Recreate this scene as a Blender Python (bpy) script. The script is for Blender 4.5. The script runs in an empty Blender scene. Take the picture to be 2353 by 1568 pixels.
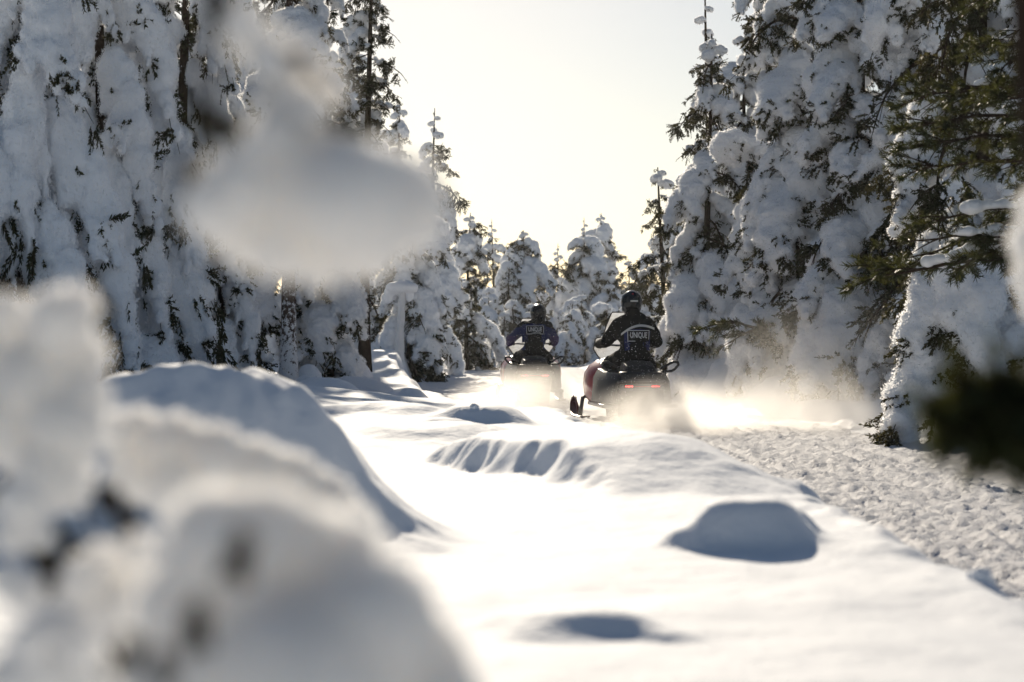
import bpy, bmesh, math, random
import numpy as np
from mathutils import Vector, Matrix, Euler
from mathutils.bvhtree import BVHTree

SC = bpy.context.scene
COL = SC.collection
R = math.radians

# ------------------------------------------------------------------ camera
CAM_Z = 1.03
F_U = 4575.0                       # focal length in reference units (2353 wide)
cd = bpy.data.cameras.new('camera')
cam = bpy.data.objects.new('camera', cd)
COL.objects.link(cam)
cam.location = (0, 0, CAM_Z)
cam.rotation_euler = (R(90), 0, 0)
cd.sensor_width = 36.0
cd.lens = 70.0
cd.clip_start = 0.05
cd.clip_end = 2000
cd.dof.use_dof = True
cd.dof.focus_distance = 27.0
cd.dof.aperture_fstop = 3.3
SC.camera = cam

# ------------------------------------------------------------------ sky, sun, exposure
SUN_EL, SUN_AZ = 21.0, -5.0         # degrees; azimuth measured from +Y towards +X
w = bpy.data.worlds.new('World')
SC.world = w
w.use_nodes = True
nt = w.node_tree
nt.nodes.clear()
sky = nt.nodes.new('ShaderNodeTexSky')
sky.sky_type = 'NISHITA'
sky.sun_disc = False
sky.sun_elevation = R(SUN_EL)
sky.sun_rotation = R(SUN_AZ)
sky.air_density = 0.85
sky.dust_density = 0.42
sky.ozone_density = 1.0
bg = nt.nodes.new('ShaderNodeBackground')
bg.inputs['Strength'].default_value = 0.055
wo = nt.nodes.new('ShaderNodeOutputWorld')
nt.links.new(sky.outputs[0], bg.inputs[0])
nt.links.new(bg.outputs[0], wo.inputs[0])

sd = bpy.data.lights.new('sun', 'SUN')
sd.energy = 5.0
sd.angle = R(0.53)
sd.color = (1.0, 0.88, 0.71)
sun = bpy.data.objects.new('sun', sd)
COL.objects.link(sun)
sdir = Vector((math.sin(R(SUN_AZ)) * math.cos(R(SUN_EL)), math.cos(R(SUN_AZ)) * math.cos(R(SUN_EL)), math.sin(R(SUN_EL))))
sun.rotation_euler = sdir.to_track_quat('Z', 'Y').to_euler()
sun.location = (0, 60, 30)

vs = SC.view_settings
vs.view_transform = 'Standard'
vs.look = 'None'
vs.gamma = 1.0
vs.exposure = 0.2
SC.render.engine = 'CYCLES'
cy = SC.cycles
cy.use_denoising = True
try:
    cy.denoiser = 'OPENIMAGEDENOISE'
except Exception:
    pass
cy.max_bounces = 8
cy.diffuse_bounces = 4
cy.transparent_max_bounces = 12
cy.volume_bounces = 2
cy.volume_step_rate = 1.5
cy.volume_max_steps = 96
cy.sample_clamp_indirect = 6.0

# ------------------------------------------------------------------ noise
def _h(ix, iy, iz, seed):
    n = (ix.astype(np.uint32) * np.uint32(374761393) + iy.astype(np.uint32) * np.uint32(668265263)
         + iz.astype(np.uint32) * np.uint32(2147483647 - 1274126177 % 1000) + np.uint32(seed * 974711 + 13))
    n = (n ^ (n >> np.uint32(13))) * np.uint32(1274126177)
    n = (n ^ (n >> np.uint32(16))) * np.uint32(2246822519)
    n = n ^ (n >> np.uint32(15))
    return n.astype(np.float64) / 4294967295.0

def vnoise(x, y, z, seed=0):
    x = np.asarray(x, float); y = np.asarray(y, float); z = np.asarray(z, float) + np.zeros_like(x)
    ix = np.floor(x).astype(np.int64); iy = np.floor(y).astype(np.int64); iz = np.floor(z).astype(np.int64)
    fx = x - ix; fy = y - iy; fz = z - iz
    fx = fx * fx * (3 - 2 * fx); fy = fy * fy * (3 - 2 * fy); fz = fz * fz * (3 - 2 * fz)
    def c(a, b, d): return _h(ix + a, iy + b, iz + d, seed)
    x00 = c(0,0,0) * (1-fx) + c(1,0,0) * fx
    x10 = c(0,1,0) * (1-fx) + c(1,1,0) * fx
    x01 = c(0,0,1) * (1-fx) + c(1,0,1) * fx
    x11 = c(0,1,1) * (1-fx) + c(1,1,1) * fx
    return ((x00 * (1-fy) + x10 * fy) * (1-fz) + (x01 * (1-fy) + x11 * fy) * fz) * 2 - 1

def fbm(x, y, z=0.0, seed=0, oct=3, gain=0.5):
    s = 0; a = 1; f = 1
    for i in range(oct):
        s = s + a * vnoise(np.asarray(x) * f, np.asarray(y) * f, np.asarray(z) * f, seed + i)
        a *= gain; f *= 2.03
    return s

def sstep(a, b, v):
    t = np.clip((v - a) / (b - a), 0, 1)
    return t * t * (3 - 2 * t)

# ------------------------------------------------------------------ materials
def mat(name):
    m = bpy.data.materials.new(name)
    m.use_nodes = True
    m.node_tree.nodes.clear()
    return m, m.node_tree.nodes, m.node_tree.links

def out(n, l, sock, vol=False):
    o = n.new('ShaderNodeOutputMaterial')
    l.new(sock, o.inputs['Volume' if vol else 'Surface'])

def snow_mat(name, base, bump_scale, bump_dist, sss=0.0, coord='Object', fine=0.0):
    m, n, l = mat(name)
    p = n.new('ShaderNodeBsdfPrincipled')
    tc = n.new('ShaderNodeTexCoord')
    nz = n.new('ShaderNodeTexNoise'); nz.inputs['Scale'].default_value = bump_scale
    nz.inputs['Detail'].default_value = 5; nz.inputs['Roughness'].default_value = 0.6
    l.new(tc.outputs[coord], nz.inputs['Vector'])
    b = n.new('ShaderNodeBump'); b.inputs['Distance'].default_value = bump_dist; b.inputs['Strength'].default_value = 0.8
    l.new(nz.outputs['Fac'], b.inputs['Height'])
    last = b
    if fine:
        n2 = n.new('ShaderNodeTexNoise'); n2.inputs['Scale'].default_value = bump_scale * 7
        n2.inputs['Detail'].default_value = 3
        l.new(tc.outputs[coord], n2.inputs['Vector'])
        b2 = n.new('ShaderNodeBump'); b2.inputs['Distance'].default_value = fine; b2.inputs['Strength'].default_value = 0.8
        l.new(n2.outputs['Fac'], b2.inputs['Height']); l.new(b.outputs[0], b2.inputs['Normal']); last = b2
    l.new(last.outputs[0], p.inputs['Normal'])
    n3 = n.new('ShaderNodeTexNoise'); n3.inputs['Scale'].default_value = 2.3; n3.inputs['Detail'].default_value = 4
    l.new(tc.outputs[coord], n3.inputs['Vector'])
    mx = n.new('ShaderNodeMixRGB'); mx.inputs[1].default_value = (*[c * 0.94 for c in base], 1); mx.inputs[2].default_value = (*base, 1)
    l.new(n3.outputs['Fac'], mx.inputs[0]); l.new(mx.outputs[0], p.inputs['Base Color'])
    p.inputs['Roughness'].default_value = 0.75
    p.inputs['Specular IOR Level'].default_value = 0.2
    if sss:
        p.inputs['Subsurface Weight'].default_value = 1.0
        p.inputs['Subsurface Radius'].default_value = (1.0, 0.95, 0.9)
        p.inputs['Subsurface Scale'].default_value = sss
    p.inputs['Sheen Weight'].default_value = 0.25; p.inputs['Sheen Roughness'].default_value = 0.4
    out(n, l, p.outputs[0])
    return m

def plain(name, col, rough=0.6, metal=0.0, noise=0.0, scale=30.0, bump=0.0, coat=0.0, spec=0.5):
    m, n, l = mat(name)
    p = n.new('ShaderNodeBsdfPrincipled')
    p.inputs['Roughness'].default_value = rough
    p.inputs['Metallic'].default_value = metal
    p.inputs['Coat Weight'].default_value = coat
    p.inputs['Specular IOR Level'].default_value = spec
    tc = n.new('ShaderNodeTexCoord')
    nz = n.new('ShaderNodeTexNoise'); nz.inputs['Scale'].default_value = scale; nz.inputs['Detail'].default_value = 4
    l.new(tc.outputs['Object'], nz.inputs['Vector'])
    mx = n.new('ShaderNodeMixRGB')
    mx.inputs[1].default_value = (*[c * (1 - noise) for c in col], 1)
    mx.inputs[2].default_value = (*[min(1, c * (1 + noise)) for c in col], 1)
    l.new(nz.outputs['Fac'], mx.inputs[0]); l.new(mx.outputs[0], p.inputs['Base Color'])
    if bump:
        b = n.new('ShaderNodeBump'); b.inputs['Distance'].default_value = bump
        l.new(nz.outputs['Fac'], b.inputs['Height']); l.new(b.outputs[0], p.inputs['Normal'])
    out(n, l, p.outputs[0])
    return m

def needle_mat(name, c1, c2, trans):
    m, n, l = mat(name)
    tc = n.new('ShaderNodeTexCoord')
    nz = n.new('ShaderNodeTexNoise'); nz.inputs['Scale'].default_value = 6.0; nz.inputs['Detail'].default_value = 3
    l.new(tc.outputs['Object'], nz.inputs['Vector'])
    mx = n.new('ShaderNodeMixRGB'); mx.inputs[1].default_value = (*c1, 1); mx.inputs[2].default_value = (*c2, 1)
    l.new(nz.outputs['Fac'], mx.inputs[0])
    d = n.new('ShaderNodeBsdfPrincipled'); d.inputs['Roughness'].default_value = 0.5; d.inputs['Specular IOR Level'].default_value = 0.3
    l.new(mx.outputs[0], d.inputs['Base Color'])
    t = n.new('ShaderNodeBsdfTranslucent'); t.inputs[0].default_value = (*trans, 1)
    ms = n.new('ShaderNodeMixShader'); ms.inputs[0].default_value = 0.25
    l.new(d.outputs[0], ms.inputs[1]); l.new(t.outputs[0], ms.inputs[2])
    out(n, l, ms.outputs[0])
    return m

SNOW = (0.86, 0.885, 0.93)
M = {}
M['snow_clump'] = snow_mat('snow_clump', (.91, .93, .965), 9.0, 0.035, sss=0.0, fine=0.004)
M['snow_near_flare'] = snow_mat('snow_near_flare', (.88, .865, .84), 30.0, 0.006, sss=0.06)  # warm beige veil of lens flare painted into the near snow colour
M['snow_field'] = snow_mat('snow_field', SNOW, 5.0, 0.02, fine=0.003)
M['trail'] = snow_mat('trail', (0.72, 0.72, 0.745), 20.0, 0.035, fine=0.008)
M['bark'] = plain('bark', (0.04, 0.028, 0.02), 0.9, noise=0.6, scale=18, bump=0.02, spec=0.1)
M['needles'] = needle_mat('needles', (0.014, 0.022, 0.012), (0.035, 0.045, 0.018), (0.12, 0.10, 0.025))
M['pine'] = needle_mat('pine_needles', (0.010, 0.022, 0.012), (0.022, 0.035, 0.014), (0.13, 0.13, 0.02))

def rime_mat():
    m, n, l = mat('rime_crystals')
    d = n.new('ShaderNodeBsdfDiffuse'); d.inputs[0].default_value = (.92, .93, .95, 1)
    t = n.new('ShaderNodeBsdfTranslucent'); t.inputs[0].default_value = (.95, .95, .95, 1)
    ms = n.new('ShaderNodeMixShader'); ms.inputs[0].default_value = .75
    l.new(d.outputs[0], ms.inputs[1]); l.new(t.outputs[0], ms.inputs[2]); out(n, l, ms.outputs[0])
    return m
M['rime'] = rime_mat()

def frosted_bark():
    m, n, l = mat('frosted_bark')
    tc = n.new('ShaderNodeTexCoord')
    nz = n.new('ShaderNodeTexNoise'); nz.inputs['Scale'].default_value = 22; nz.inputs['Detail'].default_value = 6; nz.inputs['Roughness'].default_value = 0.7
    mp = n.new('ShaderNodeMapping'); mp.inputs['Scale'].default_value = (1, 1, 0.8)
    l.new(tc.outputs['Object'], mp.inputs[0]); l.new(mp.outputs[0], nz.inputs['Vector'])
    sx = n.new('ShaderNodeSeparateXYZ'); l.new(tc.outputs['Object'], sx.inputs[0])
    mr = n.new('ShaderNodeMapRange'); mr.inputs[1].default_value = 0.0; mr.inputs[2].default_value = 1.7
    mr.inputs[3].default_value = 0.16; mr.inputs[4].default_value = -0.14
    l.new(sx.outputs['Z'], mr.inputs[0])
    ad = n.new('ShaderNodeMath'); ad.operation = 'ADD'
    l.new(nz.outputs['Fac'], ad.inputs[0]); l.new(mr.outputs[0], ad.inputs[1])
    cr = n.new('ShaderNodeValToRGB'); cr.color_ramp.elements[0].position = 0.46; cr.color_ramp.elements[1].position = 0.54
    cr.color_ramp.elements[0].color = (0.07, 0.045, 0.035, 1); cr.color_ramp.elements[1].color = (0.75, 0.76, 0.78, 1)
    l.new(ad.outputs[0], cr.inputs[0])
    p = n.new('ShaderNodeBsdfPrincipled'); p.inputs['Roughness'].default_value = 0.9
    l.new(cr.outputs[0], p.inputs['Base Color'])
    b = n.new('ShaderNodeBump'); b.inputs['Distance'].default_value = 0.02
    l.new(nz.outputs['Fac'], b.inputs['Height']); l.new(b.outputs[0], p.inputs['Normal'])
    out(n, l, p.outputs[0])
    return m
M['frosted'] = frosted_bark()

# ------------------------------------------------------------------ helpers
def mesh_np(name, v, f, mats=(), smooth=True, midx=None):
    """v (n,3) array, f a list of equal-length index rows or ragged lists"""
    me = bpy.data.meshes.new(name)
    v = np.asarray(v, np.float32)
    me.vertices.add(len(v)); me.vertices.foreach_set('co', v.ravel())
    if isinstance(f, np.ndarray):
        tot = np.full(len(f), f.shape[1], np.int32); flat = f.ravel().astype(np.int32)
    else:
        tot = np.array([len(q) for q in f], np.int32); flat = np.array([i for q in f for i in q], np.int32)
    me.loops.add(len(flat)); me.loops.foreach_set('vertex_index', flat)
    me.polygons.add(len(tot))
    st = np.zeros(len(tot), np.int32)
    if len(tot) > 1:
        st[1:] = np.cumsum(tot)[:-1]
    me.polygons.foreach_set('loop_start', st)
    me.polygons.foreach_set('loop_total', tot)
    if midx is not None:
        me.polygons.foreach_set('material_index', np.asarray(midx, np.int32))
    me.polygons.foreach_set('use_smooth', np.full(len(tot), smooth, bool))
    for m in mats:
        me.materials.append(m)
    me.update(calc_edges=True)
    me.validate()
    return me

def obj(name, me, parent=None, loc=(0, 0, 0), rot=(0, 0, 0), scale=(1, 1, 1), **props):
    o = bpy.data.objects.new(name, me)
    COL.objects.link(o)
    o.location = loc; o.rotation_euler = rot; o.scale = scale
    if parent is not None:
        o.parent = parent
    for k, v in props.items():
        o[k] = v
    return o

def thing(name, label, cat, loc=(0, 0, 0), rotz=0.0, group=None):
    o = obj(name, None, None, loc, (0, 0, rotz), label=label, category=cat)
    o.empty_display_size = 0.2
    if group:
        o['group'] = group
    return o

def _ico(sub):
    b = bmesh.new(); bmesh.ops.create_icosphere(b, subdivisions=sub, radius=1.0)
    v = np.array([x.co[:] for x in b.verts]); f = np.array([[q.index for q in p.verts] for p in b.faces])
    b.free(); return v, f
ICO2 = _ico(2); ICO1 = _ico(1)

class Soup:
    def __init__(s): s.v = []; s.f = []; s.m = []; s.n = 0
    def add(s, v, f, m=0):
        v = np.asarray(v, float)
        s.v.append(v)
        for q in f: s.f.append([int(i) + s.n for i in q]); s.m.append(m)
        s.n += len(v)
    def ball(s, c, r, ico=ICO2):
        r = np.array(r if hasattr(r, '__len__') else (r, r, r), float)
        s.add(ico[0] * r + np.asarray(c, float), ico[1])
    def capsule(s, a, b, ra, rb, n=6):
        a = np.asarray(a, float); b = np.asarray(b, float)
        for i in range(n + 1):
            t = i / n; s.ball(a * (1 - t) + b * t, ra * (1 - t) + rb * t)
    def tube(s, pts, rad, sides=6, m=0, cap=True):
        pts = [Vector(p) for p in pts]; n = len(pts)
        rad = rad if hasattr(rad, '__len__') else [rad] * n
        ring = []; up = Vector((0.13, 0.2, 0.97))
        for i, p in enumerate(pts):
            t = (pts[min(i + 1, n - 1)] - pts[max(i - 1, 0)]).normalized()
            if abs(t.dot(up)) > 0.95: up = Vector((0.9, 0.3, 0.1))
            x = t.cross(up).normalized(); y = x.cross(t)
            ring.append([p + (x * math.cos(2 * math.pi * k / sides) + y * math.sin(2 * math.pi * k / sides)) * rad[i] for k in range(sides)])
        v = [q[:] for r_ in ring for q in r_]
        f = [[i * sides + k, i * sides + (k + 1) % sides, (i + 1) * sides + (k + 1) % sides, (i + 1) * sides + k] for i in range(n - 1) for k in range(sides)]
        if cap:
            f.append(list(range(sides))[::-1]); f.append([(n - 1) * sides + k for k in range(sides)])
        s.add(v, f, m)
    def box(s, lo, hi, m=0, top=(1, 1)):
        (x0, y0, z0), (x1, y1, z1) = lo, hi
        cx, cyy = (x0 + x1) / 2, (y0 + y1) / 2
        def tp(x, y): return (cx + (x - cx) * top[0], cyy + (y - cyy) * top[1], z1)
        v = [(x0, y0, z0), (x1, y0, z0), (x1, y1, z0), (x0, y1, z0), tp(x0, y0), tp(x1, y0), tp(x1, y1), tp(x0, y1)]
        s.add(v, [[3, 2, 1, 0], [4, 5, 6, 7], [0, 1, 5, 4], [1, 2, 6, 5], [2, 3, 7, 6], [3, 0, 4, 7]], m)
    def loft(s, rings, m=0, cap=True):
        k = len(rings[0]); v = [p for r_ in rings for p in r_]
        f = [[i * k + j, i * k + (j + 1) % k, (i + 1) * k + (j + 1) % k, (i + 1) * k + j] for i in range(len(rings) - 1) for j in range(k)]
        if cap:
            f.append(list(range(k))[::-1]); f.append([(len(rings) - 1) * k + j for j in range(k)])
        s.add(v, f, m)
    def mesh(s, name, mats, smooth=True):
        return mesh_np(name, np.concatenate(s.v), s.f, mats, smooth, s.m)

def remesh(soup, name, mats, voxel, smooth=6, noise=()):
    me = soup.mesh(name, mats)
    o = bpy.data.objects.new('tmp', me); COL.objects.link(o)
    r = o.modifiers.new('r', 'REMESH'); r.mode = 'VOXEL'; r.voxel_size = voxel; r.use_smooth_shade = True
    if smooth:
        s = o.modifiers.new('s', 'SMOOTH'); s.factor = 0.5; s.iterations = smooth
    bpy.context.view_layer.update()
    dg = bpy.context.evaluated_depsgraph_get()
    nm = bpy.data.meshes.new_from_object(o.evaluated_get(dg))
    bpy.data.objects.remove(o); bpy.data.meshes.remove(me)
    nm.name = name
    b = bmesh.new(); b.from_mesh(nm); b.verts.ensure_lookup_table()      # keep the one connected piece
    lab = [-1] * len(b.verts); size = []
    for v0 in b.verts:
        if lab[v0.index] >= 0: continue
        k = len(size); st = [v0]; lab[v0.index] = k; c_ = 0
        while st:
            q = st.pop(); c_ += 1
            for e in q.link_edges:
                o2 = e.other_vert(q)
                if lab[o2.index] < 0: lab[o2.index] = k; st.append(o2)
        size.append(c_)
    if len(size) > 1:
        keep = size.index(max(size))
        bmesh.ops.delete(b, geom=[v for v in b.verts if lab[v.index] != keep], context='VERTS')
        b.to_mesh(nm)
    b.free()
    nv = len(nm.vertices)
    co = np.zeros(nv * 3, np.float32); nm.vertices.foreach_get('co', co); co = co.reshape(-1, 3)
    if noise:
        no = np.zeros(nv * 3, np.float32); nm.vertices.foreach_get('normal', no); no = no.reshape(-1, 3)
        for (sc, amp, seed) in noise:
            d = fbm(co[:, 0] * sc, co[:, 1] * sc, co[:, 2] * sc, seed, 2)
            co = co + no * (d * amp)[:, None]
        nm.vertices.foreach_set('co', co.astype(np.float32).ravel())
    nm.materials.clear()
    for m in mats: nm.materials.append(m)
    nm.polygons.foreach_set('use_smooth', np.ones(len(nm.polygons), bool))
    nm.update()
    return nm

def rime(me, n_m2, shell, size, seed, cap=9000):
    """fine frost crystals standing off the surface of a snow mesh"""
    rng = np.random.default_rng(seed)
    nf = len(me.polygons); cen = np.zeros(nf * 3, np.float32); me.polygons.foreach_get('center', cen); cen = cen.reshape(-1, 3)
    nor = np.zeros(nf * 3, np.float32); me.polygons.foreach_get('normal', nor); nor = nor.reshape(-1, 3)
    ar = np.zeros(nf, np.float32); me.polygons.foreach_get('area', ar)
    n = int(min(cap, ar.sum() * n_m2)); pick = rng.choice(nf, n, p=ar / ar.sum())
    r_ = np.sqrt(ar[pick])[:, None]
    c = cen[pick] + rng.normal(size=(n, 3)) * r_ * .35 + nor[pick] * (rng.random((n, 1)) ** 1.5) * shell
    v = c[:, None, :] + rng.normal(size=(n, 3, 3)) * size * .6
    return mesh_np('rime', v.reshape(-1, 3), np.arange(n * 3).reshape(-1, 3), [M['rime']], False)

def at(x, y, Y):                       # reference pixel (2353 wide) and depth to a world point
    return ((x - 1176.5) / F_U * Y, Y, CAM_Z + (784 - y) / F_U * Y)

# ------------------------------------------------------------------ ground
TY = [-60, 0, 5, 8, 12, 15, 19, 25, 29.5, 34, 40, 52, 62, 75, 90, 100, 130, 900]
TL = [1.7, 1.7, 1.65, 1.6, 1.5, 1.3, 0.9, 0.3, -0.45, -1.3, -2.0, -2.6, -2.3, -2.1, -2.0, -1.8, -1.5, -1.5]
TR = [5.3, 5.2, 5.0, 4.8, 4.5, 4.3, 4.1, 3.6, 3.1, 2.9, 2.6, 2.4, 2.4, 2.6, 3.2, 3.4, 3.5, 3.5]
HY = [-60, 0, 4, 8, 12, 20, 27, 33, 38, 44, 60, 90, 130, 900]
HL = [.45, .45, .43, .40, .36, .32, .14, .18, .45, .80, .80, .6, .5, .5]

def seg_d(x, y, a, b):
    ax, ay = a; bx, by = b
    vx, vy = bx - ax, by - ay
    t = np.clip(((x - ax) * vx + (y - ay) * vy) / (vx * vx + vy * vy), 0, 1)
    return np.hypot(x - ax - t * vx, y - ay - t * vy), t

MOUNDS = [  # X, Y, height, sx, sy, power
    (-1.00, 6.30, 0.53, 0.564, 0.50, 1.75),
    (0.71, 6.05, 0.125, 0.22, 0.20, 2.4),
    (0.09, 4.12, 0.045, 0.17, 0.15, 2.2), (0.30, 4.05, 0.02, 0.10, 0.1, 2),
    (-0.55, 13.2, 0.09, 0.50, 0.55, 2.0), (-0.22, 15.2, 0.13, 0.34, 0.35, 2.0), (-0.85, 15.8, 0.07, 0.5, 0.4, 2.0), (-0.5, 14.6, 0.05, 0.2, 0.2, 1.5),
    (-1.15, 21.5, 0.12, 0.20, 0.25, 1.6), (-2.0, 22.0, 0.14, 0.32, 0.4, 1.8), (-2.45, 26, 0.13, 0.34, 0.4, 1.8),
    (-2.35, 30.5, 0.20, 0.55, 0.5, 2.0), (-3.0, 34, 0.2, 0.7, 0.8, 2.0),
    (4.9, 23.5, 0.22, 0.5, 0.9, 1.5), (5.3, 19.0, 0.2, 0.6, 0.9, 1.5), (4.0, 29, .3, .5, .7, 1.6), (3.55, 33, .42, .45, .6, 1.7), (4.6, 31, .4, .5, .5, 1.6),
]

def height(x, y):
    x = np.asarray(x, float); y = np.asarray(y, float)
    wob = 0.10 * fbm(x * 0.0 + 3.1, y * 0.9, 0, 5, 3)
    xl = np.interp(y, TY, TL) + wob
    xr = np.interp(y, TY, TR) + 0.15 * fbm(x * 0 + 9.7, y * 0.7, 0, 6, 3)
    hl = np.interp(y, HY, HL)
    tl = xl - x; tr = x - xr
    near = np.clip((170 - y) / 60, 0, 1)
    steep = np.interp(y, [0, 15, 30, 38, 60, 80], [0.38, 0.45, 0.4, 0.35, 0.4, .8])
    left = hl * sstep(0, 1, tl / steep) + 0.13 * np.clip(tl - 0.8, 0, 2.2) * np.interp(y, [0, 12, 17, 24, 34, 44], [0, 0, .8, 1.0, .6, .2])
    right = 0.20 * sstep(0, 0.7, tr) + 0.10 * sstep(0.5, 3.0, tr)
    # ploughed-up crest on the near side of the right bank
    right = right + 0.06 * np.exp(-((tr - 0.5) / 0.3) ** 2) * (0.6 + fbm(x * 1.6, y * 1.1, 0, 31, 2))
    off = np.where(tl > 0, left, 0) + np.where(tr > 0, right, 0)
    z = off * near
    outside = np.maximum(sstep(0, 0.4, tl), sstep(0, 0.5, tr))
    und = 0.028 * fbm(x * 0.7, y * 0.55, 0, 11, 3) + 0.012 * fbm(x * 2.6, y * 1.8, 0, 17, 3)
    z = z + und * outside * near
    wx = x + 0.035 * fbm(x * 4.5, y * 4.5, 0, 91, 3); wy = y + 0.05 * fbm(x * 4.5, y * 4.5, 0, 95, 3)
    for (mx, my, mh, sx, sy, p) in MOUNDS:
        q = ((wx - mx) / sx) ** 2 + ((wy - my) / sy) ** 2
        z = z + mh * np.exp(-np.clip(q, 0, 40) ** p) * (1 + 0.06 * fbm(x * 9, y * 9, 0, 77, 2))
    # long wind-packed ridge with a steep scalloped face towards the camera
    sc_ = 0.07 * fbm(x * 3.1, y * 2.3, 0, 41, 3) + 0.006 * np.sin((0.25 * x - 0.97 * y) * 17 + 4 * fbm(x * 2, y * 2, 0, 3, 2))
    s_ = (x + 0.26) * 0.97 + (y - 10.5) * 0.245 + sc_
    t_ = ((x + 0.26) * 0.245 - (y - 10.5) * 0.97) / 2.17
    body = sstep(-0.07, 0.10, s_) * (1 - sstep(0.5, 1.15, s_)) * sstep(-0.55, 0.1, t_ - 0.25 * s_ + .2) * (1 - sstep(0.75, 1.3, t_))
    z = z + body * (0.165 + 0.05 * sstep(0.0, 0.5, s_))
    # crumbly rim where the bank breaks towards the trail
    crest = np.exp(-((tl - 0.28) / 0.16) ** 2) * np.clip((40 - y) / 10, 0, 1)
    z = z + crest * 0.035 * fbm(x * 7, y * 5, 0, 51, 3)
    foot = np.exp(-((tl + 0.05) / 0.28) ** 2)
    z = z + foot * 0.05 * np.clip(fbm(x * 8, y * 5, 0, 61, 3), 0, 2) * np.interp(y, [0, 20, 30, 45, 70], [.4, .5, 1.2, 1.6, 1])
    # packed, rutted trail
    inside = 1 - outside
    tc = x - (xl + xr) / 2
    rough = 0.022 * fbm(x * 17, y * 12, 0, 71, 3, 0.65) + 0.006 * fbm(x * 4, y * 3, 0, 72, 2) + 0.012 * fbm(tc * 15, y * 1.3, 0, 73, 3)
    rut = 0
    for (c, wd, dp, sd_) in ((-0.55, 0.05, .022, 81), (0.42, 0.05, .022, 82), (-0.1, 0.22, .018, 83), (0.85, 0.05, .02, 84), (-1.0, .06, .02, 85), (1.2, .2, .018, 86)):
        cc = tc - c - 0.10 * fbm(x * 0 + sd_, y * 0.25, 0, sd_, 2)
        rut = rut - dp * np.exp(-(cc / wd) ** 2) + dp * 0.8 * np.exp(-((np.abs(cc) - wd * 1.7) / (wd * 0.7)) ** 2)
    z = z + inside * (rough + rut * (0.7 + 0.5 * fbm(x * 2, y * 1.2, 0, 87, 2))) * near
    return z

def hz(x, y):
    return float(height(np.array([x]), np.array([y]))[0])

def build_ground():
    ys = np.concatenate([np.linspace(-40, -2, 14), np.linspace(-1, 1.4, 8), np.geomspace(1.6, 135, 900), np.geomspace(145, 260, 6)])
    s = np.linspace(-1, 1, 520)
    ss = np.sign(s) * (0.55 * np.abs(s) + 0.45 * np.abs(s) ** 3) * 0.62
    sx = np.concatenate([[-6, -5, -4, -3, -1.1, -0.8], ss, [0.8, 1.1, 3, 4, 5, 6]])
    YY, S = np.meshgrid(ys, sx, indexing='ij')
    spread = np.clip(np.maximum(YY, 0) + 3.0, 3, 160)
    X = np.where(np.abs(S) < 2, S * spread, 0)
    for k_, e_ in ((3, 0.0), (4, 20.0), (5, 70.0), (6, 110.0)):
        X = np.where(np.abs(S) == k_, np.sign(S) * (1.2 * spread + 10 + e_), X)
    near = np.abs(S) < 0.63
    Z = height(X, YY)
    nr, nc = X.shape
    v = np.stack([X, YY, Z], -1).reshape(-1, 3)
    idx = np.arange(nr * nc).reshape(nr, nc)
    q = np.stack([idx[:-1, :-1], idx[:-1, 1:], idx[1:, 1:], idx[1:, :-1]], -1).reshape(-1, 4)
    cx = v[q, 0].mean(1); cyy = v[q, 1].mean(1)
    xl = np.interp(cyy, TY, TL) + 0.10 * fbm(cx * 0 + 3.1, cyy * 0.9, 0, 5, 3); xr = np.interp(cyy, TY, TR) + 0.15 * fbm(cx * 0 + 9.7, cyy * 0.7, 0, 6, 3)
    tr = (cx > xl) & (cx < xr) & (cyy < 160)
    for nm, sel, m in (('snow_field', ~tr, M['snow_field']), ('snowmobile_trail', tr, M['trail'])):
        qq = q[sel]; u, inv = np.unique(qq, return_inverse=True)
        me = mesh_np(nm, v[u], inv.reshape(-1, 4), [m])
        obj(nm, me, kind='structure')
build_ground()
# ------------------------------------------------------------------ snow-laden boughs (shared meshes)
def rvec(rng):
    v = rng.normal(size=3); return v / np.linalg.norm(v)

def add_twig(soup, p, d, L, rng, nd=9, ln=0.04, wd=0.010, m=1, droop=0.5):
    d = np.asarray(d, float); d /= np.linalg.norm(d)
    p = np.asarray(p, float); pts = []
    q = p.copy(); dd = d.copy()
    for i in range(4):
        pts.append(q.copy()); q = q + dd * L / 3; dd = dd + np.array([0, 0, -droop * 0.25]); dd /= np.linalg.norm(dd)
    soup.tube(pts, [0.006, 0.005, 0.004, 0.002], 3, 0, cap=False)
    pts = np.array(pts)
    vv = []; ff = []
    for i in range(nd):
        t = (i + rng.random() * 0.8) / nd * 3
        k = min(int(t), 2); f = t - k
        b = pts[k] * (1 - f) + pts[k + 1] * f
        ax = pts[k + 1] - pts[k]; ax /= np.linalg.norm(ax)
        for _ in range(3):
            r = rvec(rng); r = r - ax * r.dot(ax); r /= (np.linalg.norm(r) + 1e-6)
            nd_ = ax * 0.75 + r * 0.7; nd_ /= np.linalg.norm(nd_)
            side = np.cross(nd_, rvec(rng)); side /= (np.linalg.norm(side) + 1e-6)
            l = ln * rng.uniform(0.7, 1.2); w_ = wd * rng.uniform(0.7, 1.3)
            n0 = len(vv)
            vv += [b - side * w_ * .5, b + side * w_ * .5, b + nd_ * l * .6 + side * w_ * .45, b + nd_ * l, b + nd_ * l * .6 - side * w_ * .45]
            ff.append([n0, n0 + 1, n0 + 2, n0 + 3, n0 + 4])
    soup.add(vv, ff, m)

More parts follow.
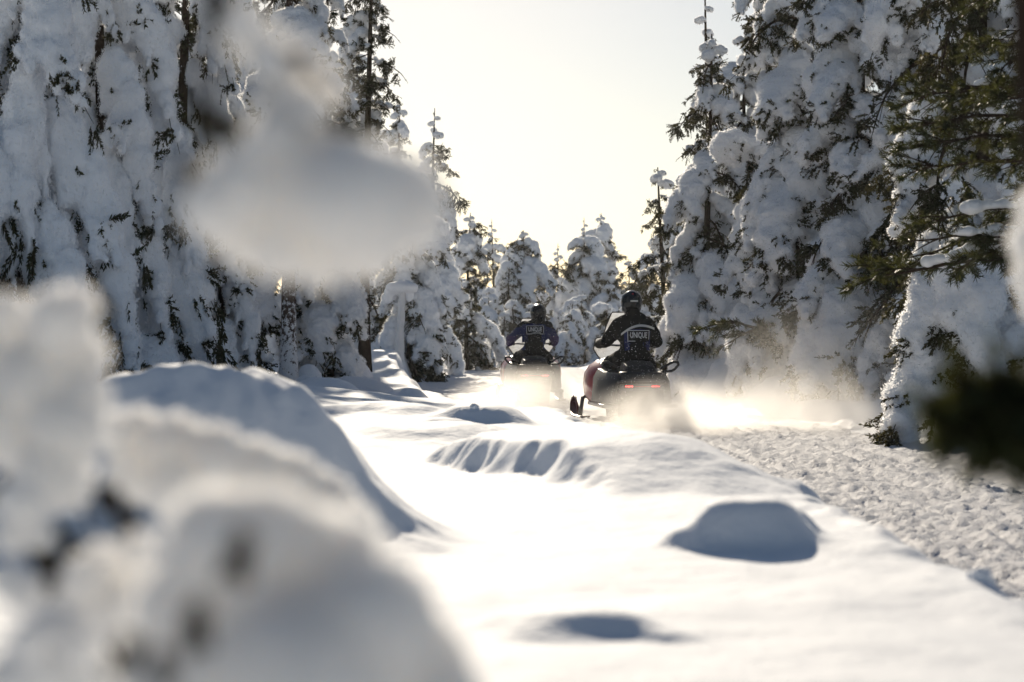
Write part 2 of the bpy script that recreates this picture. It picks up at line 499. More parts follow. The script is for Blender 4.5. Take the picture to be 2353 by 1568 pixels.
RIME = {}
def bough(kind, seed):
    """returns (branch mesh, snow mesh, horizontal reach)"""
    rng = np.random.default_rng(seed)
    K = dict(droop=(1.55, 18, 82, 0.215, 8, 130), puff=(1.10, 0, 62, 0.245, 7, 120), thin=(1.25, -6, 40, 0.095, 8, 140), cap=(0.62, -20, 35, 0.20, 3, 26))[kind]
    L, a0, a1, rm, nside, ntw = K
    N = 12; p = np.zeros(3); pts = [p.copy()]; yaw = 0
    for i in range(N):
        s = (i + .5) / N
        a = math.radians(a0 + (a1 - a0) * s ** 0.9 + rng.uniform(-8, 8))
        yaw += rng.uniform(-.12, .12)
        p = p + np.array([math.cos(a) * math.cos(yaw), math.cos(a) * math.sin(yaw), -math.sin(a)]) * L / N
        pts.append(p.copy())
    pts = np.array(pts)
    snow = Soup(); wood = Soup(); balls = []
    wood.tube(pts, [0.028 * (1 - 0.75 * i / N) + .003 for i in range(N + 1)], 5, 0)
    for i in range(2, N + 1):
        s = i / N
        if kind == 'thin' and rng.random() < 0.22: continue
        prof = 0.35 + 0.65 * math.sin(math.pi * min(1, 0.08 + s * (0.86 if kind != 'cap' else 0.6)))
        r = rm * prof * rng.uniform(.72, 1.22)
        c = pts[i] + np.array([rng.uniform(-.02, .05), rng.uniform(-.10, .10) * rm * 3, r * .45])
        rr = np.array([r * rng.uniform(.85, 1.1), r * rng.uniform(1.0, 1.5), r * rng.uniform(.85, 1.1)])
        snow.ball(c, rr); balls.append((c, rr))
    for k in range(nside):
        i = rng.integers(2, N); sgn = 1 if k % 2 else -1
        b = pts[i]; ln = rng.uniform(.20, .46) * (L / 1.3)
        d = np.array([rng.uniform(.1, .8), sgn * rng.uniform(.6, 1.0), -rng.uniform(.1, .7)]); d /= np.linalg.norm(d)
        sp = [b + d * ln * t + np.array([0, 0, -ln * .55 * t * t]) for t in (0, .25, .5, .75, 1)]
        wood.tube(sp, [.012, .010, .008, .006, .003], 3, 0, cap=False)
        for j in range(1, 5):
            if kind == 'thin' and rng.random() < .3: continue
            r = rm * rng.uniform(.42, .72) * (1.1 - .12 * j)
            c = sp[j] + np.array([0, 0, r * .3]); rr = np.array([r, r, r * rng.uniform(.8, 1.15)])
            snow.ball(c, rr); balls.append((c, rr))
        if kind == 'thin':
            for j in range(3): add_twig(wood, sp[rng.integers(1, 5)], d + rvec(rng) * .7, rng.uniform(.15, .28), rng)
    for k in range(max(1, ntw // 6)):                    # sprigs hang in tufts, mostly from below and the ends
        c, rr = balls[rng.integers(len(balls))]
        d0 = rvec(rng); d0[2] = -abs(d0[2]) - .2 if rng.random() < .78 else d0[2] * .5; d0[0] += .3
        d0 /= np.linalg.norm(d0)
        for j in range(6):
            d = d0 + rvec(rng) * .55; d /= np.linalg.norm(d)
            add_twig(wood, c + d0 * rr * rng.uniform(.5, .85) + rvec(rng) * .05, d, rng.uniform(.12, .24), rng, nd=9, ln=.045, wd=.014)
    # bare tip shoot
    add_twig(wood, pts[-1], pts[-1] - pts[-2], 0.22, rng, 10)
    nm_ = remesh(snow, 'snow_load_' + kind, [M['snow_clump']], 0.024 if kind != 'thin' else 0.018, 3 if kind == 'thin' else 5,
                 noise=((5.5, .032 if kind != 'thin' else .012, seed), (12, .020 if kind != 'thin' else .008, seed + 5), (25, .008, seed + 9)))
    wm = wood.mesh('branch_' + kind, [M['bark'], M['needles']], smooth=False)
    global RIME
    RIME[nm_.name] = rime(nm_, 5000, .030, .014, seed, 14000)
    return wm, nm_, float(np.linalg.norm(pts[-1][:2])) , L

PROTO = {}
for kind, cnt in (('droop', 5), ('puff', 5), ('thin', 4), ('cap', 3)):
    PROTO[kind] = [bough(kind, 100 + 17 * i + len(kind) * 1000) for i in range(cnt)]

def trunk_mesh(H, r, bend, rng, m, tip=0.012, seg=14):
    s = Soup(); pts = []; rad = []
    ph = rng.uniform(0, 6.3)
    for i in range(seg + 1):
        t = i / seg
        pts.append((bend * math.sin(t * 2.4 + ph) - bend * math.sin(ph), bend * math.cos(t * 2.0 + ph) - bend * math.cos(ph), H * t))
        rad.append((r - tip) * (1 - t) ** 0.85 + tip + (0.5 * r * math.exp(-t * 14)))
    s.tube(pts, rad, 9, 0)
    P = np.array(pts)
    return s.mesh('trunk', [m]), (lambda z: np.array([np.interp(z, P[:, 2], P[:, 0]), np.interp(z, P[:, 2], P[:, 1]), z]))

def tree(X, Y, H, rad, label, cat='spruce tree', name='spruce_tree', seed=1, kinds=(('droop', .5), ('puff', .4), ('thin', .1)), z0=0.15, n=None,
         group=None, taper=1.35, toprad=.22, spacing=.145, bend=.10, tr=None, bark='bark', tilt=0, bare_top=0.5, base=None, bare=.25, sy=1.0, sz=1.0):
    rng = np.random.default_rng(seed)
    zb = hz(X, Y) - 0.06 if base is None else base
    t = thing(name, label, cat, (X, Y, zb), group=group)
    tr = tr or 0.035 + 0.008 * H
    me, at_z = trunk_mesh(H, tr, bend, rng, M[bark])
    obj('trunk', me, t)
    zs = np.arange(z0, H - bare_top, spacing)
    names = [k for k, _ in kinds]; pw = np.array([q for _, q in kinds]); pw = pw / pw.sum()
    az = rng.uniform(0, 6.28)
    for z in zs:
        az += 2.39996 + rng.uniform(-.5, .5)
        f = z / H
        ln = rad * ((1 - f) ** (.62 / taper) * (1 - toprad) + toprad) * rng.uniform(.68, 1.22)
        if f < .12: ln *= .75 + 2 * f
        k = names[rng.choice(len(names), p=pw)]
        if f > .82 and k == 'droop': k = 'puff'
        if f > .93: k = 'cap'
        wm, sm, reach, L = PROTO[k][rng.integers(len(PROTO[k]))]
        sc = max(.22, min(ln / reach, 1.9))
        if k == 'droop': sc = min(sc, 1.6)
        zz = z + rng.uniform(-.1, .1)
        if k == 'droop': sc *= .92
        p = at_z(zz)
        pitch = rng.uniform(-.18, .26) + (.12 if f < .5 else 0)
        o = obj('branch', wm, t, p, (rng.uniform(-.25, .25), pitch, az), (sc, sc * rng.uniform(.9, 1.25) * sy, sc * rng.uniform(.9, 1.15) * sz))
        if rng.random() > bare:
            obj('snow_load', sm, o); obj('rime', RIME[sm.name], o, kind='stuff')
    # leader: small caps and shoots near the bare top
    for i in range(5):
        z = H - bare_top * (0.95 - .2 * i)
        wm, sm, reach, L = PROTO['cap'][i % 3]
        o = obj('branch', wm, t, at_z(z), (0, rng.uniform(-.2, .3), az + i * 2.2), (.42 - .06 * i,) * 3)
        if i < 4:
            obj('snow_load', sm, o); obj('rime', RIME[sm.name], o, kind='stuff')
    if tilt: t.rotation_euler = (0, tilt, 0)
    return t

DR = (('droop', .75), ('puff', .15), ('thin', .10))
PF = (('puff', .6), ('droop', .28), ('thin', .12))
TH = (('thin', .75), ('puff', .15), ('droop', .1))
MX = (('droop', .4), ('puff', .35), ('thin', .25))
GL, GR, GF = 'spruces along the left of the trail', 'spruces along the right of the trail', 'trees closing the far end of the trail'

# (u centre, depth, height, radius, kinds, label, extra)
LEFT = [
    (60, 19.0, 6.6, 1.15, DR, 'tall spruce with long hanging snow boughs, beside the dark gap at the forest edge', {'sz': 1.5, 'spacing': .30, 'bare': .16, 'sy': .78}),
    (255, 21.5, 7.0, 1.05, DR, 'spruce hung with the longest, smoothest drooping snow boughs', {'sz': 1.5, 'spacing': .30, 'bare': .16, 'sy': .78}),
    (405, 23.5, 7.2, 1.0, DR, 'spruce with snow boughs reaching the ground behind the domed snow mound', {'sz': 1.45, 'spacing': .28, 'bare': .16, 'sy': .78}),
    (515, 25.0, 4.6, .68, DR, 'stout short spruce fully cloaked in snow, left of the frosted bare trunk', {'sz': 1.2}),
    (752, 33.5, 7.0, .72, MX, 'spruce with arching snow boughs behind the round snow-covered stump', {}),
    (838, 38.0, 8.8, .75, TH, 'tall slender pine with a thin bare leader and scattered snow lumps', {'z0': 2.7, 'toprad': .5, 'bare_top': .3}),
    (940, 50.0, 5.2, 1.1, MX, 'bushy snow-laden spruce behind the mushroom-capped dead stump', {}),
    (992, 60.0, 8.0, 1.15, MX, 'spruce with a dark crooked leader shoot, at the trail bend', {'bare_top': .9, 'z0': 1.3}),
    (1072, 70.0, 5.6, 1.2, TH, 'dark-needled spruce with little snow, leaning over the trail bend', {}),
    (160, 27.0, 7.6, 1.1, DR, 'spruce standing in the shade behind the front hanging boughs', {'bare': .72, 'spacing': .10}),
    (330, 30.0, 8.0, 1.1, MX, 'tall spruce behind, filling the gap between the two hanging-bough spruces', {'bare': .72, 'spacing': .10}),
    (520, 33.0, 8.4, 1.1, MX, 'tall snowy spruce rising above the stout short cloaked spruce', {'bare': .72, 'spacing': .10}),
    (690, 40.0, 9.2, 1.1, MX, 'tall spruce behind the frosted trunk with sunlit twig tips', {}),
    (-60, 25.0, 8, 1.2, MX, 'spruce at the dark edge of the left forest', {'bare': .72, 'spacing': .10}),
    (800, 52.0, 8.5, 1.1, MX, 'hazy backlit spruce behind the arching-bough spruce', {}),
    (905, 64.0, 8.0, 1.1, MX, 'thin backlit spruce behind the slender pine', {}),
]
for i, (u, Y, H, rad, kk, lab, ex) in enumerate(LEFT):
    tree((u - 1176.5) / F_U * Y, Y, H, rad, lab, seed=300 + i, kinds=kk, group=GL, **ex)

RIGHT = [
    (2275, 20.5, 6.6, 1.1, DR, 'snowy spruce behind the dark pine boughs at the trail edge', {}),
    (2110, 25.0, 7.2, 1.05, MX, 'spruce with a dark bare trunk foot showing above the bank', {'z0': .75}),
    (1975, 27.5, 7.8, 1.1, PF, 'massive spruce plastered with broad white snow slabs', {}),
    (1850, 30.0, 8.0, 1.05, PF, 'tall spruce with long bulging snow columns beside the round-capped spruce', {}),
    (1735, 31.5, 3.9, .72, PF, 'short spruce crowned by one big round snow cap', {'bare_top': .1, 'toprad': .75}),
    (1612, 35.0, 6.3, 1.02, MX, 'spruce with a bent snowy tip standing nearest behind the white-striped rider', {'bare_top': .45}),
    (1640, 41.0, 8.1, .85, TH, 'spruce with a long thin bare leader above the bent-tip spruce', {'bare_top': 1.3, 'toprad': .12}),
    (1530, 43.0, 4.6, .75, TH, 'small dark twiggy spruce at the open sky edge', {'bare_top': .4}),
    (1690, 37.5, 6.8, 1.1, PF, 'puffy spruce between the bent-tip spruce and the bulging tall spruce', {}),
    (1795, 38.0, 9.2, 1.2, PF, 'broad high-shouldered spruce with bright rimmed snow, behind the round-capped one', {}),
    (1920, 36.0, 8.0, 1.2, MX, 'tall spruce deep in the right forest, behind the snow slabs', {}),
    (2060, 33.0, 7.8, 1.2, MX, 'tall dark spruce in the gap behind the bare trunk foot', {}),
    (2210, 28.0, 7.0, 1.2, MX, 'tall spruce deep in the shade of the pine boughs', {}),
    (2390, 26.0, 6.8, 1.2, MX, 'spruce at the shaded end of the right forest', {}),
    (1575, 54.0, 5.2, .95, MX, 'hazy spruce farther down the trail, right of the bare twigs', {}),
    (1495, 66.0, 4.4, .9, PF, 'small snow-caked spruce right of the far trail end', {}),
]
RIGHT_TREES = []
for i, (u, Y, H, rad, kk, lab, ex) in enumerate(RIGHT):
    RIGHT_TREES.append(tree((u - 1176.5) / F_U * Y, Y, H, rad, lab, seed=500 + i, kinds=kk, group=GR, **ex))

FAR = [  # u, top y, depth, radius, kinds
    (1138, 505, 98, 1.0, TH, 'far spruce with a thin dark spire, left of the blue-sleeved rider', 1.0),
    (1162, 565, 92, .9, PF, 'far snowy spruce tucked against the thin dark spire', .5),
    (1206, 530, 94, 1.75, PF, 'far spruce of stacked round snow balls above the blue-sleeved rider', .35),
    (1287, 560, 100, 1.15, MX, 'far slim spruce standing alone between the two riders', .9),
    (1350, 500, 97, 1.5, PF, 'far broad spruce with a twiggy bare top', 1.1),
    (1386, 490, 101, 1.4, MX, 'far pointed spruce with dark twigs right of the twiggy-topped one', .5),
    (1442, 598, 99, 1.2, PF, 'far low spruce behind the helmet of the white-striped rider', .4),
    (1120, 665, 84, .75, PF, 'far little spruce column like a snowman at the trail edge', .1),
    (1090, 640, 90, 1.4, PF, 'far wide spruce under one smooth domed snow cap', .1),
    (1310, 690, 82, .8, PF, 'far small spruce in front, knobbly with snow, between the riders', .15),
    (1185, 690, 86, .9, PF, 'far small spruce directly behind the blue-sleeved rider', .15),
    (1250, 650, 104, 1.2, MX, 'far spruce filling the gap behind the slim lone spruce', .3),
    (1345, 680, 85, .9, PF, 'far knobbly spruce left of the windshield', .15),
    (1410, 650, 92, 1.2, MX, 'far snowy spruce above the windshield of the red machine', .3),
    (1480, 640, 95, 1.2, MX, 'far snowy spruce right of the white-striped rider', .3),
    (1230, 700, 84, .8, PF, 'far low knobbly spruce at the end of the packed trail', .15),
    (1385, 700, 82, .8, PF, 'far low spruce beside the windshield edge', .15),
    (1440, 705, 80, .85, PF, 'far low spruce hidden behind the white-striped rider', .15),
    (1150, 720, 84, .7, PF, 'far low snow-smothered sapling by the snowman-like column', .15),
    (1275, 712, 86, .7, PF, 'far low snow-smothered sapling under the slim lone spruce', .15),
    (1040, 610, 88, 1.3, MX, 'far spruce seen through the dark-needled leaning one', .3),
]
for i, (u, ty, Y, rad, kk, lab, bt) in enumerate(FAR):
    X = (u - 1176.5) / F_U * Y
    H = CAM_Z + (784 - ty) / F_U * Y - hz(X, Y) + .06
    tree(X, Y, H, rad, lab, seed=700 + i, kinds=kk, group=GF, bare_top=max(bt, .1), spacing=.16, toprad=.3, taper=1.6)
# ------------------------------------------------------------------ small things in the forest edge
def pine_bough(seed, L=1.7, a1=16, nsp=16, snowy=True):
    rng = np.random.default_rng(seed)
    N = 12; p = np.zeros(3); pts = [p.copy()]; yaw = 0
    for i in range(N):
        a = math.radians(-8 + (a1 + 8) * i / N + rng.uniform(-9, 9)); yaw += rng.uniform(-.14, .14)
        p = p + np.array([math.cos(a) * math.cos(yaw), math.cos(a) * math.sin(yaw), -math.sin(a)]) * L / N; pts.append(p.copy())
    wood = Soup(); snow = Soup()
    wood.tube(pts, [.028 * (1 - .8 * i / N) + .003 for i in range(N + 1)], 6, 0)
    for k in range(nsp):
        i = rng.integers(3, N + 1); sg = 1 if k % 2 else -1; b = pts[i]
        d = np.array([rng.uniform(.5, 1), sg * rng.uniform(.2, 1), rng.uniform(-.45, .35)]); d /= np.linalg.norm(d)
        ln = rng.uniform(.16, .42)
        sp = [b + d * ln * t + np.array([0, 0, -.12 * ln * t * t]) for t in (0, .33, .66, 1)]
        wood.tube(sp, [.010, .008, .006, .004], 4, 0, cap=False)
        for j in range(5):
            add_twig(wood, sp[rng.integers(1, 4)], d + rvec(rng) * .55, rng.uniform(.10, .20), rng, nd=12, ln=.062, wd=.007, m=1, droop=.1)
    if snowy:
        for i in range(2, 10):
            r = rng.uniform(.045, .10); snow.ball(pts[i] + np.array([0, rng.uniform(-.05, .05), r * .7]), (r * 1.1, r * 1.4, r * .8))
            snow.ball((pts[i] + pts[i + 1]) / 2 + np.array([0, 0, r * .6]), (r * .9, r, r * .7))
        sm = remesh(snow, 'snow_load_pine', [M['snow_clump']], .02, 3, noise=((8, .015, seed),))
    else:
        sm = None
    return wood.mesh('branch_pine', [M['bark'], M['pine']], smooth=False), sm
PINE = [pine_bough(900 + i) for i in range(4)]
BARE = pine_bough(950, L=1.1, a1=2, nsp=12, snowy=False)

obj('branch', BARE[0], RIGHT_TREES[3], (0, 0, .85), (.1, -.12, math.pi + .42), (1.35,) * 3, label='bare brown bough sticking out of the snow')

def pine_tree(X, Y, H, label, angs, z0, dz, rs=1.0, group=None, seed=5, tr=.10, low=None):
    rng = np.random.default_rng(seed)
    t = thing('pine_tree', label, 'pine tree', (X, Y, hz(X, Y) - .05), group=group)
    me, at_z = trunk_mesh(H, tr, .05, rng, M['bark']); obj('trunk', me, t)
    z = z0
    while z < H - .2:
        az = angs[rng.integers(len(angs))] + rng.uniform(-.35, .35)
        wm, sm = PINE[rng.integers(4)]; sc = rs * rng.uniform(.75, 1.15) * (1 - .5 * max(0, z - z0) / (H - z0))
        o = obj('branch', wm, t, at_z(z), (rng.uniform(-.4, .4), rng.uniform(-.1, .25), az), (sc, sc, sc))
        if rng.random() < .55: obj('snow_load', sm, o)
        z += dz * rng.uniform(.6, 1.4)
    return t
pine_tree(4.95, 16.6, 4.9, 'dark green pine with spreading needle boughs and little snow, over the trail edge', [math.pi, math.pi * .85, math.pi * 1.15, math.pi * 1.3, 2.2], 1.55, .115, rs=1.05, seed=8)

# tall pine with a frosted bare lower trunk on the left bank
t = tree((664 - 1176.5) / F_U * 27, 27.0, 8, .95, 'tall pine with a bare frosted lower trunk beside the round snowy stump', cat='pine tree', name='pine_tree',
         seed=351, kinds=MX, z0=2.75, bark='frosted', tr=.105, bend=.03)

def dome(X, Y, r, label, cat, name, seed, hscale=1.0, small=None):
    s = Soup(); rng = np.random.default_rng(seed)
    s.ball((0, 0, 0), (r, r * .95, r * hscale)); s.ball((r * .12, 0, -r * .35), (r * 1.05, r, r * .7))
    if small:
        for _ in range(small): s.ball(rvec(rng) * r * .7 * np.array([1, 1, .5]), r * rng.uniform(.35, .6))
    me = remesh(s, name, [M['snow_field']], r / 9, 4, noise=((3 / r, r * .06, seed), (.9 / r, r * .12, seed + 2)))
    return obj(name, me, None, (X, Y, hz(X, Y) + r * (.12 if hscale > .55 else .1)), label=label, category=cat)
s_ = thing('snow_covered_stump', 'round snow-covered stump like a ball beside the frosted pine trunk', 'stump', ((712 - 1176.5) / F_U * 29.5, 29.5, hz(-2.99, 29.5)))
q = Soup(); q.tube([(0, 0, -.1), (0, 0, .12)], [.11, .10], 10); obj('stump', q.mesh('stump', [M['bark']]), s_)
q = Soup(); q.ball((0, 0, .13), (.20, .20, .22)); q.ball((.03, 0, .02), (.22, .21, .16)); q.ball((-.02, 0, .25), (.16, .16, .13))
obj('snow_cap', remesh(q, 'snow_cap', [M['snow_field']], .018, 5, noise=((5, .015, 4),)), s_)

# dead stump with a mushroom cap of snow
X, Y = (918 - 1176.5) / F_U * 46, 46.0
s_ = thing('dead_stump', 'white frosted dead stump topped by a mushroom of snow', 'stump', (X, Y, hz(X, Y) - .05))
q = Soup(); q.tube([(0, 0, -.1), (.01, 0, .5), (0.04, 0, 1.0), (.07, 0, 1.5)], [.12, .095, .085, .075], 10)
obj('trunk', remesh(q, 'trunk', [snow_mat('rime', (.74, .75, .77), 14, .03)], .02, 2, noise=((9, .012, 3),)), s_)
q = Soup()
for (dx, dy, dz, rx, rz) in ((0.03, 0, 1.62, .30, .15), (-.20, .03, 1.52, .17, .12), (.25, -.02, 1.60, .18, .13), (.10, .1, 1.68, .24, .12), (-.12, -.1, 1.60, .22, .12), (-.27, 0, 1.38, .10, .16), (.22, .05, 1.42, .12, .15)):
    q.ball((dx, dy, dz), (rx, rx * .9, rz))
obj('snow_cap', remesh(q, 'snow_cap', [M['snow_clump']], .022, 5, noise=((5, .02, 6),)), s_)

# bare twiggy sapling poking from the bank
X, Y = (742 - 1176.5) / F_U * 24, 24.0
rng = np.random.default_rng(4)
q = Soup(); q.tube([(0, 0, -.1), (.01, 0, .1), (.03, 0, .22), (.09, .01, .30), (.19, .02, .315)], [.010, .009, .008, .006, .003], 5)
for (z, d) in ((.08, (-.5, 0, .28)), (.05, (.8, 0, .1)), (.13, (.75, .1, -.05)), (.2, (-.3, .1, .5))):
    a = np.array((.012, 0, z)); d = np.array(d, float) * .2
    q.tube([a, a + d * .5 + (0, 0, .01), a + d], [.006, .005, .002], 4)
obj('bare_sapling', q.mesh('bare_sapling', [M['bark']]), None, (X, Y, hz(X, Y)), label='tiny leafless twig poking from the snow bank', category='sapling')

# small snow-covered saplings and bushes at the right bank
for i, (u, Y, r, hs, lab) in enumerate(((1665, 33.5, .27, 1.25, 'rounded snow-buried bush at the foot of the bent-tip spruce'), (1722, 32.0, .22, 1.2, 'smaller snow-buried bush in the powder drift'),
                                        (700, 24.0, .16, .7, 'low snow hump on the bank below the bare twig'), (812, 36, .35, .8, 'wide snow hump at the foot of the arching-bough spruce'))):
    dome((u - 1176.5) / F_U * Y, Y, r, lab, 'snow mound', 'snow_mound', 40 + i, hs)
for i, (u, Y, r, lab) in enumerate(((1492, 10.6, .072, 'lone shadowed snow clod on top of the long bank ridge'), (2252, 5.05, .034, 'small dark-shadowed snow clod by the trail brink'), (1090, 15.0, .03, 'knobbly snow clod on the shaded ledge'),
                                    (1060, 15.6, .03, 'smallest snow clod on the shaded ledge'), (868, 21.5, .06, 'tiny snow lump on the sunlit bank'))):
    dome((u - 1176.5) / F_U * Y, Y, r, lab, 'snow clod', 'snow_clod', 60 + i, .55, small=7)

# ------------------------------------------------------------------ snowmobiles
M['black'] = plain('black_plastic', (.018, .018, .02), .45, noise=.2)
M['rubber'] = plain('rubber', (.02, .02, .02), .8, noise=.3, scale=60, bump=.004)
M['vinyl'] = plain('seat_vinyl', (.022, .02, .02), .55, noise=.25, scale=40, bump=.002)
M['red'] = plain('red_plastic', (.34, .02, .02), .28, noise=.08, coat=.5)
M['metal'] = plain('dark_metal', (.10, .10, .11), .4, metal=.8, noise=.2)
M['helmet'] = plain('helmet_gloss', (.006, .010, .013), .16, noise=.1, coat=.25, spec=.35)
M['cloth'] = plain('black_cloth', (.016, .017, .017), .9, noise=.35, scale=25, bump=.008, spec=.1)
M['blue'] = plain('blue_cloth', (.028, .038, .11), .85, noise=.25, scale=25, bump=.006, spec=.1)
M['violet'] = plain('violet_cloth', (.07, .055, .13), .85, noise=.25, scale=25, bump=.006, spec=.1)
M['reflect'] = plain('reflective_stripe', (.60, .60, .57), .5, noise=.08, scale=80)
M['print'] = plain('grey_print', (.62, .64, .66), .7, noise=.25, scale=90)
M['ski'] = plain('ski_plastic', (.10, .03, .025), .45, noise=.2)
def emit(name, col, st):
    m, n, l = mat(name); e = n.new('ShaderNodeEmission'); e.inputs[0].default_value = (*col, 1); e.inputs[1].default_value = st
    out(n, l, e.outputs[0]); return m
M['led'] = emit('red_led', (1, .06, .05), 5.0)
M['lens'] = plain('red_lens', (.30, .02, .02), .25, coat=.5)
def wind_mat():
    m, n, l = mat('windshield')
    tr = n.new('ShaderNodeBsdfTransparent'); tr.inputs[0].default_value = (.90, .92, .93, 1)
    gl = n.new('ShaderNodeBsdfPrincipled'); gl.inputs['Base Color'].default_value = (.75, .78, .8, 1); gl.inputs['Roughness'].default_value = .12
    tc = n.new('ShaderNodeTexCoord'); nz = n.new('ShaderNodeTexNoise'); nz.inputs['Scale'].default_value = 7; nz.inputs['Detail'].default_value = 5
    mp = n.new('ShaderNodeMapping'); mp.inputs['Rotation'].default_value = (0, .6, 0); mp.inputs['Scale'].default_value = (1, 1, 3)
    l.new(tc.outputs['Object'], mp.inputs[0]); l.new(mp.outputs[0], nz.inputs['Vector'])
    mr = n.new('ShaderNodeMapRange'); mr.inputs[1].default_value = .4; mr.inputs[2].default_value = .75; mr.inputs[3].default_value = .14; mr.inputs[4].default_value = .6
    l.new(nz.outputs['Fac'], mr.inputs[0])
    ms = n.new('ShaderNodeMixShader'); l.new(mr.outputs[0], ms.inputs[0]); l.new(tr.outputs[0], ms.inputs[1]); l.new(gl.outputs[0], ms.inputs[2])
    tl = n.new('ShaderNodeBsdfTranslucent'); tl.inputs[0].default_value = (.85, .87, .9, 1)
    m2 = n.new('ShaderNodeMixShader'); m2.inputs[0].default_value = .30; l.new(ms.outputs[0], m2.inputs[1]); l.new(tl.outputs[0], m2.inputs[2])
    out(n, l, m2.outputs[0]); return m
M['wind'] = wind_mat()

def bevel_mesh(soup, name, mats, w=.015, seg=2):
    me = soup.mesh(name, mats, smooth=True)
    b = bmesh.new(); b.from_mesh(me)
    bmesh.ops.remove_doubles(b, verts=b.verts, dist=1e-5)
    bmesh.ops.recalc_face_normals(b, faces=b.faces)
    es = [e for e in b.edges if len(e.link_faces) == 2 and e.calc_face_angle(0) > .5]
    bmesh.ops.bevel(b, geom=es, offset=w, segments=seg, affect='EDGES', profile=.6)
    b.to_mesh(me); b.free(); me.polygons.foreach_set('use_smooth', np.ones(len(me.polygons), bool)); me.update()
    return me

